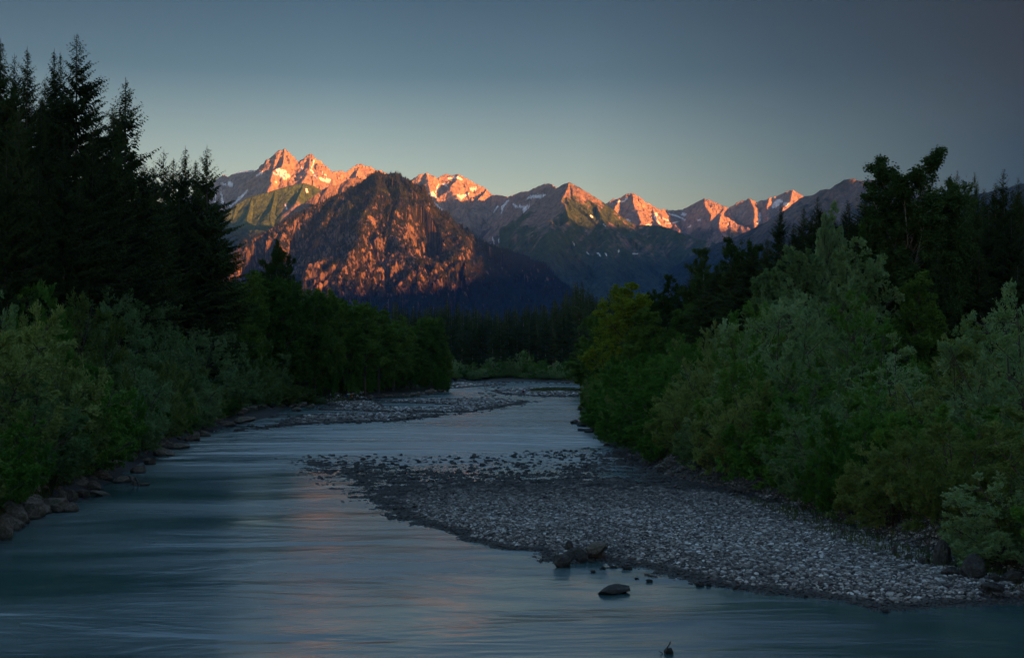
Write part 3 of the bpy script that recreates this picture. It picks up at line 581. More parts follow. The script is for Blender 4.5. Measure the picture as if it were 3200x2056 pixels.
    ip = N.new('GeometryNodeInstanceOnPoints'); ip.inputs['Pick Instance'].default_value = True
    L_.new(gi.outputs[0], ip.inputs['Points']); L_.new(g2.outputs[0], ip.inputs['Instance'])
    rv = N.new('FunctionNodeRandomValue'); rv.data_type = 'INT'; rv.inputs[4].default_value = 0; rv.inputs[5].default_value = 4; L_.new(rv.outputs[2], ip.inputs['Instance Index'])
    for nm, sk in (("rot", 'Rotation'), ("scl", 'Scale')):
        na_ = N.new('GeometryNodeInputNamedAttribute'); na_.data_type = 'FLOAT_VECTOR'; na_.inputs[0].default_value = nm
        L_.new(na_.outputs[0], ip.inputs[sk])
    L_.new(ip.outputs[0], go.inputs[0])
    md = o.modifiers.new("gravel", 'NODES'); md.node_group = ng
    
cobbles()
# ------------------------------------------------------------------ plants
def leaf_mat(name, cols, trans=0.25, rough=0.7, spec=0.12, nscale=0.9):
    t = NT(name)
    oi = t.add('ShaderNodeObjectInfo').outputs['Random']
    g = t.add('ShaderNodeNewGeometry')
    p = g.outputs['Position']
    n = t.noise(p, nscale, 3, 0.6); n2 = t.noise(p, 7.0, 2, 0.5)
    f = t.math('ADD', t.math('MULTIPLY', n, 0.55), t.math('ADD', t.math('MULTIPLY', oi, 0.35), t.math('MULTIPLY', n2, 0.25)))
    c = t.ramp(f, [(0.30, cols[0]), (0.55, cols[1]), (0.82, cols[2])])
    t.set(Base_Color=c, Roughness=rough, Specular_IOR_Level=spec)
    tr = t.add('ShaderNodeBsdfTranslucent'); t.l.new(t.mix(1.0, c, (1.3, 1.6, 0.7), 'MULTIPLY'), tr.inputs['Color'])
    mx = t.add('ShaderNodeMixShader', inp={0: trans}); t.l.new(t.b.outputs[0], mx.inputs[1]); t.l.new(tr.outputs[0], mx.inputs[2]); t.l.new(mx.outputs[0], t.out.inputs['Surface'])
    return t.m
M_SPR = leaf_mat("spruce_needles", [(0.015, 0.029, 0.009), (0.030, 0.050, 0.015), (0.060, 0.088, 0.028)], 0.06, 0.8, 0.08)
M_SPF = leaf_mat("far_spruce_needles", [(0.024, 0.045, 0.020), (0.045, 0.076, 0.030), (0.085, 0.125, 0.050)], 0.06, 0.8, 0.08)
M_ASH = leaf_mat("dark_ash_leaves", [(0.020, 0.045, 0.010), (0.036, 0.070, 0.016), (0.066, 0.11, 0.028)], 0.15)
M_WIL = leaf_mat("willow_leaves", [(0.085, 0.165, 0.060), (0.155, 0.25, 0.11), (0.26, 0.36, 0.19)], 0.25)
M_WOL = leaf_mat("olive_willow_leaves", [(0.085, 0.13, 0.032), (0.15, 0.20, 0.058), (0.24, 0.30, 0.105)], 0.25)
M_ALD = leaf_mat("alder_leaves", [(0.036, 0.085, 0.013), (0.066, 0.135, 0.022), (0.12, 0.20, 0.038)], 0.22)
M_YEL = leaf_mat("yellowish_leaves", [(0.070, 0.115, 0.008), (0.125, 0.180, 0.014), (0.22, 0.26, 0.026)], 0.3)
M_GRN = leaf_mat("green_shrub_leaves", [(0.036, 0.105, 0.016), (0.070, 0.175, 0.028), (0.125, 0.25, 0.050)], 0.25)
def bark_mat(name, c0, c1):
    t = NT(name); p = t.add('ShaderNodeTexCoord').outputs['Object']; m = t.add('ShaderNodeMapping'); t.l.new(p, m.inputs[0]); m.inputs['Scale'].default_value = (1, 1, 0.25)
    n = t.noise(m.outputs[0], 6, 5, 0.65); t.set(Base_Color=t.ramp(n, [(0.3, c0), (0.7, c1)]), Roughness=0.9, Specular_IOR_Level=0.2); t.bump(n, 0.5, 0.03); return t.m
M_BARK = bark_mat("brown_bark", (0.05, 0.04, 0.032), (0.13, 0.11, 0.09)); M_BARKP = bark_mat("pale_bark", (0.12, 0.11, 0.10), (0.34, 0.32, 0.29))

def unit(v): return v / np.maximum(np.linalg.norm(v, axis=-1, keepdims=True), 1e-9)
def leaf_quads(p, d, w, l, wd):
    """rhombic leaves: p base (n,3), d direction, w width direction, l length, wd half width"""
    l = l[:, None]; wd = wd[:, None]
    V = np.stack([p, p + d * l * 0.45 + w * wd, p + d * l, p + d * l * 0.45 - w * wd], 1).reshape(-1, 3)
    n = len(p); return V, (np.arange(n)[:, None] * 4 + np.arange(4)[None, :])
def tubes(curves, sides=5):
    """curves: list of (pts (k,3), radii (k,))"""
    V = []; Fc = []; n = 0
    for pts, rad in curves:
        pts = np.asarray(pts, float); k = len(pts); tg = unit(np.gradient(pts, axis=0)); up = np.array([0.31, 0.17, 0.93]); a = unit(np.cross(tg, up)); b = np.cross(tg, a)
        an = np.arange(sides) * 2 * PI / sides
        ring = pts[:, None, :] + (a[:, None, :] * np.cos(an)[None, :, None] + b[:, None, :] * np.sin(an)[None, :, None]) * np.asarray(rad)[:, None, None]
        V.append(ring.reshape(-1, 3)); i = np.arange(k - 1)[:, None] * sides; j = np.arange(sides)[None, :]; j2 = (j + 1) % sides
        Fc.append(np.stack([n + i + j, n + i + j2, n + i + sides + j2, n + i + sides + j], -1).reshape(-1, 4)); n += k * sides
    return np.concatenate(V), np.concatenate(Fc)

def make_spruce(seed, h=36.0, r=4.2, z0=0.10, whorl=0.42, dens=1.0, leafs=1.0, bare=0.0, sparse=0.0, mat=None):
    rng = np.random.RandomState(seed)
    P0 = []; Dv = []; Ln = []; El = []
    z = z0 * h
    while z < h * 0.985:
        f = z / h; L = r * math.tanh((h - z) / (0.30 * h)) * (1.0 - 0.30 * sstep(0.25, 0.0, f)) + 0.10
        nb = rng.randint(5, 8)
        for k in range(nb):
            if rng.rand() < sparse: continue
            
            a = rng.uniform(0, 2 * PI); P0.append((0, 0, z + rng.uniform(-.2, .2))); Dv.append((math.cos(a), math.sin(a), 0)); Ln.append(L * rng.uniform(0.55, 1.18) * (1 + 0.18 * math.sin(a * 2 + seed)))
            El.append(math.radians(-22 + 62 * f ** 1.5 + rng.normal(0, 6)))
        z += whorl * (0.55 + 0.6 * (1 - f)) * rng.uniform(0.7, 1.3)
    P0 = np.array(P0); Dv = np.array(Dv); Ln = np.array(Ln); El = np.array(El); n = len(P0)
    # points along the branches
    st = 0.30 / dens; cnt = np.maximum(2, (Ln / st).astype(int)); bi = np.repeat(np.arange(n), cnt)
    tt = np.concatenate([(np.arange(c) + rng.rand()) / c for c in cnt]); tt = np.clip(tt, 0, 1) ** 0.8
    L = Ln[bi]; e = El[bi]
    s = tt * L
    zz = s * np.sin(e) + 0.10 * L * tt ** 2 * 1.4 * np.where(e < 0.15, 1, 0.2) - 0.0
    q = P0[bi] + Dv[bi] * (s * np.cos(e))[:, None]; q[:, 2] += zz
    side = np.stack([-Dv[bi][:, 1], Dv[bi][:, 0], np.zeros(len(bi))], 1)
    Vs = []; m = 0; Fs = []
    tl = np.clip(0.20 * L * (1.15 - tt), 0.10, 0.62)          # side twig length
    for sgn in (-1, 1, 0):
        for rep in range(2):
            if sgn == 0: d = Dv[bi] * 0.5 + side * rng.normal(0, 0.25, len(bi))[:, None]; ln = tl * 0.8
            else: d = side * sgn * rng.uniform(0.5, 1.0, len(bi))[:, None] + Dv[bi] * rng.uniform(0.2, 0.8, len(bi))[:, None]; ln = tl
            d[:, 2] += -0.25 - 0.75 * rng.rand(len(bi)) * (0.3 + 0.7 * (1 - np.clip(q[:, 2] / h, 0, 1))) + 0.35 * sstep(0.75, 1.0, q[:, 2] / h)
            d = unit(d); base = q + rng.normal(0, 0.05, q.shape)
            for part in range(2):
                w = unit(np.cross(d, rng.normal(0, 1, d.shape)))
                ll = ln * rng.uniform(0.55, 1.0, len(ln)); V, Fq = leaf_quads(base, d, w, ll * 1.1, ll * 0.20 * leafs + 0.022)
                Vs.append(V); Fs.append(Fq + m); m += len(V)
                base = base + d * (ll * 0.8)[:, None]; d = unit(d + np.array([0, 0, -0.55]) + rng.normal(0, .25, d.shape)); ln = ln * 0.7
    V, Fq = np.concatenate(Vs), np.concatenate(Fs)
    # leader tip
    crown = mesh_np("crown", V, Fq, False, None, [mat or M_SPR])
    zs = np.linspace(-0.6, h, 9); tr = [(np.stack([np.zeros(9), np.zeros(9), zs], 1), 0.012 * h * (1 - zs / h * 0.97) + 0.012)]
    for i in range(0, n, 3):
        k = np.linspace(0, 1, 4); pts = P0[i] + Dv[i][None, :] * (k * Ln[i] * math.cos(El[i]) * 0.9)[:, None]; pts[:, 2] += k * Ln[i] * 0.9 * math.sin(El[i]) + 0.14 * Ln[i] * k ** 2 * (1 if El[i] < 0.15 else 0.2)
        tr.append((pts, 0.035 * (1 - k * 0.8) * (0.4 + Ln[i] / r)))
    if bare:
        for i in range(26):
            a = rng.uniform(0, 6.28); zz = rng.uniform(0.05, z0 + 0.1) * h; k = np.linspace(0, 1, 3); ln = rng.uniform(0.5, 1.8)
            tr.append((np.stack([np.cos(a) * k * ln, np.sin(a) * k * ln, zz - 0.25 * k * ln], 1), 0.03 * (1 - 0.8 * k)))
    TV, TF = tubes(tr, 5); trunk = mesh_np("trunk", TV, TF, True, None, [M_BARKP if bare else M_BARK])
    return dict(h=h, r=r, parts=[("trunk", trunk), ("crown", crown)])

def kids(rng, s, d, L, bend, n, tmin, tmax, ang, lenf, up, tpow=1.0):
    """n side shoots for each parent curve; vectorised"""
    k = len(s); pi = np.repeat(np.arange(k), n); t = tmin + (tmax - tmin) * rng.rand(k * n) ** tpow
    pos = s[pi] + d[pi] * (L[pi] * t)[:, None] + bend[pi] * (t ** 2 * L[pi])[:, None]
    td = unit(d[pi] + 2 * bend[pi] * t[:, None])
    rnd = unit(np.cross(td, rng.normal(0, 1, td.shape)))
    a = rng.normal(ang, ang * 0.25, len(t)); nd = td * np.cos(a)[:, None] + rnd * np.sin(a)[:, None]; nd[:, 2] += up; nd = unit(nd)
    nl = L[pi] * lenf * (1.15 - 0.75 * t) * rng.uniform(0.6, 1.3, len(t))
    nb = rng.normal(0, 0.12, nd.shape); nb[:, 2] += up * 0.6
    return pos, nd, nl, nb, pi
def make_broad(seed, h=12.0, rw=4.0, base=0.05, stems=9, spread=0.9, style='willow', leaf=(0.17, 0.035), n1=9, n2=7, nl=11, mat=None, bark=None, trunk=0.0, lead=0.93, lsize=1.0, vis=1.0):
    """limbs fill an uneven egg-shaped crown; style sets how shoots and leaves hang"""
    rng = np.random.RandomState(seed)
    lobes = [(rng.uniform(0, 6.28), rng.uniform(-0.6, 0.9), rng.uniform(-0.38, 0.34)) for _ in range(9)]
    def env(dirs):                                      # radius multiplier by direction: lobes and hollows
        m = np.ones(len(dirs)); az = np.arctan2(dirs[:, 1], dirs[:, 0])
        for a, zc, amp in lobes: m += amp * np.exp(-((np.angle(np.exp(1j * (az - a)))) / 0.8) ** 2 - ((dirs[:, 2] - zc) / 0.5) ** 2)
        return m
    z0 = base * h
    if trunk > 0:                                       # tree: limbs off a trunk
        n = stems; zt = np.linspace(0.24, min(0.9, lead * 0.93), n) ** 1.0 * h; s = np.stack([np.zeros(n), np.zeros(n), zt], 1); az = np.arange(n) * 2.4 + rng.uniform(0, 6)
        el = R(15) + R(55) * (np.linspace(0, 1, n)) + rng.normal(0, 0.12, n)
        d = np.stack([np.cos(az) * np.cos(el), np.sin(az) * np.cos(el), np.sin(el)], 1)
        c = np.array([0, 0, h * (0.5 + base / 2)]); rz = h * (0.5 - base / 2)
        # length to the ellipsoid
        o = (s - c) / np.array([rw, rw, rz]); q = d / np.array([rw, rw, rz]); A = (q * q).sum(1); B = (o * q).sum(1); Cc = (o * o).sum(1) - 1
        L = (-B + np.sqrt(np.maximum(B * B - A * Cc, 0.02))) / A
        L = np.clip(L, 1.2, 99) * rng.uniform(0.78, 1.0, n) * env(d)
        bend = np.zeros((n, 3)); bend[:, 2] = 0.12
        s = np.concatenate([s, [[0, 0, 0]]]); d = np.concatenate([d, [[0.02, 0, 1.0]]]); L = np.concatenate([L, [h * lead]]); bend = np.concatenate([bend, [[rng.normal(0, .02), rng.normal(0, .02), 0]]])
    else:                                               # shrub: many stems from the ground
        n = stems; az = np.arange(n) * 2.4 + rng.uniform(0, 6); u = (np.arange(n) + 0.5) / n
        el = R(88) - R(72) * spread * u ** 0.8; s = np.stack([np.cos(az) * 0.3, np.sin(az) * 0.3, np.zeros(n)], 1)
        d = np.stack([np.cos(az) * np.cos(el), np.sin(az) * np.cos(el), np.sin(el)], 1)
        L = 1 / np.sqrt((np.cos(el) / (rw * 1.25)) ** 2 + (np.sin(el) / h) ** 2) * rng.uniform(0.80, 1.0, n) * np.clip(0.45 + 0.55 * env(d), 0.7, 1.15) * 0.9
        bend = np.zeros((n, 3)); bend[:, 2] = -0.06; bend[:, :2] = d[:, :2] * 0.22; bend += rng.normal(0, 0.06, bend.shape)
    s[:, 0] += 0
    tr = []
    def curve(s, d, L, b, r0, k=6):
        t_ = np.linspace(0, 1, k); return (s + d * (L * t_)[:, None] + b * (t_ ** 2 * L)[:, None], r0 * (1 - 0.82 * t_))
    for i in range(len(s)):
        r0 = 0.035 * (L[i] ** 0.8) * 0.55 if trunk <= 0 else (trunk if i == len(s) - 1 else trunk * 0.38)
        tr.append(curve(s[i], d[i], L[i], bend[i], r0))
    sty = dict(willow=(1.0, 0.06, 0.36), olive=(0.95, 0.06, 0.36), alder=(0.95, 0.02, 0.42), ash=(0.85, 0.08, 0.40))[style]
    s1, d1, L1_, b1, p1 = kids(rng, s, d, L, bend, n1, 0.12 if trunk <= 0 else 0.25, 1.0, sty[0], sty[2], sty[1], 0.85)
    L1_ = np.maximum(L1_ * env(unit(s1 + d1 * L1_[:, None] - np.array([0, 0, h * 0.5]))), 0.5)
    for i in range(0, len(s1)):
        tr.append(curve(s1[i], d1[i], L1_[i], b1[i], 0.012 + 0.012 * L1_[i], 4))
    s2, d2, L2_, b2, p2 = kids(rng, s1, d1, L1_, b1, n2, 0.15, 1.0, sty[0] * 0.75, 0.5, sty[1], 0.8)
    if style in ('willow', 'olive'): L2_ = np.clip(L2_, 0.35, 1.2)
    else: L2_ = np.clip(L2_, 0.4, 1.6)
    # leaves along the last shoots
    k = len(s2); li = np.repeat(np.arange(k), nl); t_ = rng.rand(k * nl)
    pos = s2[li] + d2[li] * (L2_[li] * t_)[:, None] + b2[li] * (t_ ** 2 * L2_[li])[:, None]
    td = unit(d2[li] + 2 * b2[li] * t_[:, None]); rnd = rng.normal(0, 1, td.shape)
    if style in ('willow', 'olive'): ld = unit(td * 0.9 + unit(rnd) * 0.55 + np.array([0, 0, 0.05]))
    elif style == 'ash': ld = unit(td * 0.35 + unit(rnd) * 0.8 + np.array([0, 0, -0.35]))
    else: ld = unit(td * 0.3 + unit(rnd) * 0.9)
    w = unit(np.cross(ld, rng.normal(0, 1, ld.shape) + np.array([0, 0, 0.3])))
    pos = pos + rng.normal(0, 0.04 if style in ('willow', 'olive') else 0.16, pos.shape)
    keep = pos[:, 2] > 0.05
    pos, ld, w = pos[keep], ld[keep], w[keep]; m = len(pos)
    V, Fq = leaf_quads(pos, ld, w, leaf[0] * lsize * rng.uniform(0.6, 1.35, m), leaf[1] * lsize * rng.uniform(0.7, 1.2, m))
    TV, TF = tubes(tr, 4)
    cz = h * (0.5 + base / 2) if trunk > 0 else h * 0.42; rz_ = h * (0.5 - base / 2) if trunk > 0 else h * 0.58
    def tuck(Q):                                        # shoots that overreach are drawn back to the crown's lobed outline
        q = (Q - np.array([0, 0, cz])) / np.array([rw * 1.05, rw * 1.05, rz_]); m = np.linalg.norm(q, axis=1); lim = 0.68 + 0.30 * env(unit(q)); ex = np.maximum(m / lim - 1, 0)
        f = np.where(ex > 0, lim * (1 + 0.30 * ex / (1 + ex)) / np.maximum(m, 1e-6), 1.0); f = np.where((q[:, 2] < -0.6), 1.0, f)
        return Q * 0 + np.array([0, 0, cz]) + (Q - np.array([0, 0, cz])) * f[:, None]
    if style != 'ash':
        kq = 1.0 if trunk <= 0 else 0.5
        pc = V.reshape(-1, 4, 3)[:, 0]; V = (V.reshape(-1, 4, 3) + ((tuck(pc) - pc) * (kq * rng.uniform(0.6, 1.0, (len(pc), 1))))[:, None, :]).reshape(-1, 3); TV = TV + (tuck(TV) - TV) * kq
    fol = mesh_np("crown", V, Fq, False, None, [mat]); tk = mesh_np("trunk", TV, TF, True, None, [bark or M_BARK])
    hh = float(np.percentile(V[:, 2], 99.7 if trunk <= 0 else 99.97)); rr = float(np.percentile(np.hypot(V[:, 0], V[:, 1]), 97))
    return dict(h=hh, r=rr, parts=[("trunk" if trunk > 0 else "stem", tk), ("crown" if trunk > 0 else "foliage", fol)])

NPLANT = [0]
def put(proto, name, X, Y, H, wid, rz, label, cat, group, z=None):
    """one tree or shrub: an Empty at its foot with its own parts"""
    if z is None: z = float(ground_z(np.array([X]), np.array([Y]))[0])
    sz = H / proto['h']; sw = wid / proto['r']
    o = link(name, None, None, (X, Y, z - 0.1), label=label, category=cat, group=group); o.rotation_euler = (0, 0, rz); o.scale = (sw, sw, sz)
    for pn, me in proto['parts']: link(pn, me, o)
    NPLANT[0] += 1
    return o
# ------------------------------------------------------------------ prototypes and planting
SPR = [make_spruce(100 + i, 36, 4.6 + 0.25 * i, sparse=0.05 + 0.05 * i) for i in range(4)]
SPR_OPEN = make_spruce(120, 30, 4.8, whorl=0.5, sparse=0.3, z0=0.15)
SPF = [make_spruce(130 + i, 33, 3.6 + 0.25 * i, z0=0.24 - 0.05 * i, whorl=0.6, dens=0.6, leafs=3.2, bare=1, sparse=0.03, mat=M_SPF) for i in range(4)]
WIL = [make_broad(200 + i, 11, 3.6, stems=15, style='willow', n1=16, n2=12, nl=29, leaf=(0.145, 0.033), mat=M_WIL) for i in range(4)]
WOL = [make_broad(210 + i, 9, 3.6, stems=14, style='olive', n1=15, n2=12, nl=25, leaf=(0.15, 0.035), mat=M_WOL) for i in range(3)]
WTR = [make_broad(220 + i, 17, 4.2, base=0.05, lead=0.82, stems=24, style='willow', n1=14, n2=12, nl=23, leaf=(0.16, 0.042), mat=M_WIL, trunk=0.20, lsize=1.1) for i in range(2)]
ALD = [make_broad(230 + i, 20, 5.0, base=0.05, lead=0.80, stems=22, style='alder', n1=12, n2=9, nl=16, leaf=(0.26, 0.10), mat=M_ALD, trunk=0.24, lsize=1.15) for i in range(4)]
ASH = [make_broad(240 + i, 24, 5.2, base=0.12, lead=0.80, stems=28, style='ash', n1=19, n2=13, nl=20, leaf=(0.25, 0.08), mat=M_ASH, trunk=0.28, bark=M_BARKP, lsize=1.0) for i in range(3)]
YEL = [make_broad(250, 20, 6.0, base=0.04, lead=0.8, stems=17, style='alder', n1=13, n2=9, nl=16, leaf=(0.28, 0.11), mat=M_YEL, trunk=0.25, lsize=1.1)]
GRS = [make_broad(260 + i, 7, 3.4, stems=14, style='olive', n1=14, n2=11, nl=25, leaf=(0.135, 0.045), mat=M_GRN) for i in range(4)]
rp = np.random.RandomState(33)
_o1 = "zeroth first second third fourth fifth sixth seventh eighth ninth tenth eleventh twelfth thirteenth fourteenth fifteenth sixteenth seventeenth eighteenth nineteenth".split()
_t = {2: "twenty", 3: "thirty", 4: "forty", 5: "fifty", 6: "sixty", 7: "seventy", 8: "eighty", 9: "ninety"}
def ordi(n):
    if n < 20: return _o1[n]
    return _t[n // 10][:-1] + "ieth" if n % 10 == 0 else _t[n // 10] + "-" + _o1[n % 10]
_cnt = {}
def nth(k): _cnt[k] = _cnt.get(k, 0) + 1; return ordi(_cnt[k])
def pick(l): return l[rp.randint(len(l))]
bxL = lambda Y: float(np.interp(Y, [30, 62, 79, 113, 150, 200, 226, 262, 300, 339, 365, 420, 500, 560], [-19, -22.4, -24.5, -29, -33, -36, -37, -35, -30, -28, -20, -22, -25, -25]))
bxR = lambda Y: float(np.interp(Y, [30, 47, 55, 64, 77, 97, 125, 169, 199, 282, 339, 398, 560], [19, 17.3, 15, 14.5, 14, 10, 8.8, 8.9, 11, 14.9, 18.5, 21, 30]))
def topH(px, py, Y): return P(px, py, Y)[2]
def place(protos, name, px, py, Y, wpx, label, cat, group, dx=0.0):
    X = P(px, py, Y)[0] + dx; z = float(ground_z(np.array([X]), np.array([Y]))[0])
    H = topH(px, py, Y) - z + 0.1
    return put(pick(protos) if isinstance(protos, list) else protos, name, X, Y, H, wpx / F * Y, rp.uniform(0, 6.28), label, cat, group)

# tall spruces on the left bank: photo x and y of each tip, distance, half width in photo px
for px, py, Y, w, lb in [(2, 121, 112, 150, "tall dark spruce cut by the left border of the view"), (45, 168, 128, 95, "narrow spruce tip between the two leftmost tall spruces"), (86, 146, 122, 120, "twin-topped tall spruce second in from the left border"),
                     (170, 152, 128, 110, "tall spruce whose tip stands just left of the highest spruce"), (189, 162, 134, 80, "thin spruce tip squeezed against the highest spruce"), (240, 107, 126, 172, "highest spruce of the left wood, with ragged drooping side branches"), (353, 333, 140, 125, "lower spruce leaning in between the highest spruce and the lone open one"),
                     (393, 242, 146, 185, "lone airy spruce with sky showing through its branches"), (512, 466, 172, 110, "first of the four small-topped spruces right of the airy one"), (542, 493, 180, 95, "shortest of the four small-topped spruces, half hidden"),
                     (579, 456, 178, 112, "small-topped spruce with a bare stretch of trunk"), (612, 500, 188, 100, "spruce tip tucked between the last two on the left wood's edge"), (647, 454, 176, 125, "last spruce of the left wood, its long drooping boughs over the mountain view")]:
    place(SPR_OPEN if 'airy' in lb or 'last spruce' in lb or 'bare stretch' in lb else SPR, "spruce_tree", px, py, Y, w, lb, "spruce tree", "tall spruces on the left bank")
for px, py, Y in [(-150, 180, 118), (-60, 260, 104), (60, 330, 108), (130, 300, 116), (290, 380, 122), (320, 480, 128), (440, 540, 150), (200, 420, 112), (480, 600, 158), (560, 620, 170), (620, 640, 176), (390, 560, 140), (20, 470, 100), (680, 640, 190), (250, 560, 120), (120, 520, 106), (450, 500, 168), (335, 430, 130), (480, 520, 166), (300, 330, 132), (140, 240, 124)]:
    place(SPR, "spruce_tree", px, py, Y, 105, f"dark spruce deep in the left wood, {nth(1)} among those behind the tall tips", "spruce tree", "spruces inside the left wood")
# shrubs on the left bank
TW = lambda px: float(np.interp(px, [-300, 0, 60, 190, 260, 350, 420, 540, 590, 640, 700, 850, 900, 950, 1000, 1100], [965, 950, 935, 905, 935, 900, 925, 915, 1005, 1010, 1035, 1040, 1085, 1140, 1185, 1210]))
i = 0
for row, (off, frac, lo, hi) in enumerate([(2.0, 0.62, 4.2, 7.2), (4.8, 0.94, 7, 13), (9.0, 1.12, 8, 17), (13, 1.15, 9, 19)]):
    Y = 60.0 + row * 8
    while Y < 258:
        X = bxL(Y) - off - rp.uniform(-0.6, 1.0); px = 1600 + X / Y * F
        if px > -330:
            want = topH(px, TW(px) + rp.uniform(0, 26), Y); H = (want - 1.6) * frac * (rp.uniform(0.75, 1.0) if row == 0 else rp.uniform(0.98, 1.14)); H = min(max(H, lo if Y < 225 else 2.0), hi)
            H = min(H, want + 0.4)
            olive = (row == 0 and rp.rand() < 0.65) or (px < 230 and rp.rand() < 0.6) or rp.rand() < 0.12
            gr_ = 'far' if Y > 150 else 'near'
            pr = (WOL if rp.rand() < 0.6 else GRS) if olive and row < 3 else WIL
            rn = ["waterside row", "middle row", "rear row", "hindmost row"][row]; kind_ = "grey-green feathery willow" if pr is WIL else ("olive-green willow bush" if pr is WOL else "bright green bush")
            lb = f"{kind_} on the left bank, {nth(('l', row))} upriver in its {rn}"
            put(pick(pr), "willow_shrub" if pr is not GRS else "shrub", X, Y, max(H, 1.8), rp.uniform(2.6, 4.6) * (0.88 if row == 0 else 1.25), rp.uniform(0, 6.28), lb, "shrub", {0: "waterside bushes on the left bank", 1: "willow thicket on the left bank", 2: "willow thicket on the left bank", 3: "willow thicket on the left bank"}[row])
        Y += (4.8 + row * 1.1) * (1 + Y / 260)
# left broadleaf wood further up
place(ASH, "broadleaf_tree", 862, 757, 245, 62, "slender airy tree rising above its neighbours before the mountain's left foot", "tree", None)
for px, py, Y, w in [(690, 905, 215, 75), (730, 880, 212, 80), (775, 850, 224, 85), (815, 845, 236, 80), (880, 868, 238, 85), (930, 900, 250, 85), (985, 903, 258, 80), (1030, 905, 270, 75), (1085, 935, 282, 80), (1140, 940, 292, 80), (1185, 955, 305, 75), (1230, 985, 318, 75), (1285, 1005, 335, 75), (1318, 1000, 352, 62), (1362, 990, 356, 62), (1385, 1060, 362, 42), (1120, 960, 320, 80), (1000, 930, 290, 80), (900, 930, 268, 80), (820, 910, 255, 80)]:
    place(ALD, "broadleaf_tree", px, py, Y, w, f"rounded dark green tree, {nth(2)} in the left bank's broadleaf wood toward the bend", "tree", "broadleaf wood on the left bank")
for px, py, Y, w in [(900, 1010, 246, 75), (960, 1050, 256, 65), (1010, 1080, 270, 60), (1060, 1050, 284, 70), (1110, 1090, 296, 62), (1160, 1060, 310, 68), (1210, 1095, 322, 62), (1255, 1070, 332, 66), (1300, 1100, 340, 58), (1345, 1120, 350, 52), (1380, 1150, 358, 32), (1120, 1150, 300, 50), (1180, 1165, 312, 45), (1290, 1160, 336, 50), (1240, 1160, 326, 42), (1040, 1150, 284, 42)]:
    place(GRS + ALD[:1], "shrub", px, py, Y, w, f"bushy green shrub, {nth(3)} along the foot of the left broadleaf wood", "shrub", "shrubs below the broadleaf wood")
# spruce forest closing the valley
ftops = lambda px: float(np.interp(px, [1150, 1200, 1228, 1260, 1290, 1330, 1370, 1400, 1450, 1500, 1545, 1600, 1680, 1720, 1760, 1800, 1830, 1860, 1880, 1900, 1935, 1960, 2000], [960, 950, 925, 950, 955, 950, 945, 935, 950, 955, 965, 950, 940, 935, 915, 868, 880, 905, 950, 900, 875, 920, 940]))
for row, (Y, st, dpy) in enumerate([(592, 4.0, 42), (604, 3.8, 22), (616, 3.8, 12), (628, 4.0, 4), (642, 4.6, 0)]):
    X = (1120 - 1600) / F * Y
    while X < (2010 - 1600) / F * Y:
        px = 1600 + X / Y * F
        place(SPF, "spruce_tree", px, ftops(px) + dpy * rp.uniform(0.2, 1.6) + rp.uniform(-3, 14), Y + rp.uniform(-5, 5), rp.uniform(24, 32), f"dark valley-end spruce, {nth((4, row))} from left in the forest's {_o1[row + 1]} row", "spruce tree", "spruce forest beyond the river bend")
        X += st * rp.uniform(0.7, 1.3)
for row, (Y, lo, hi) in enumerate([(566.5, 1146, 1168), (572, 1114, 1146)]):
    px = 1385
    while px < 1880:
        Y_b = float(np.interp(px, [1385, 1440, 1600, 1700, 1790, 1850, 1880], [540, 562, 564, 542, 518, 478, 440])) + (3 if row == 0 else 10)
        place(WIL if rp.rand() < 0.6 else GRS, "willow_shrub", px, rp.uniform(lo, hi) if abs(px - 1640) > 16 or row == 0 else 1095, Y_b, rp.uniform(24, 34), f"far-bank bush under the spruces, {nth((5, row))} from left in the belt's {'front' if row == 0 else 'rear'} line", "shrub", "bushes along the far bank")
        px += rp.uniform(17, 28)
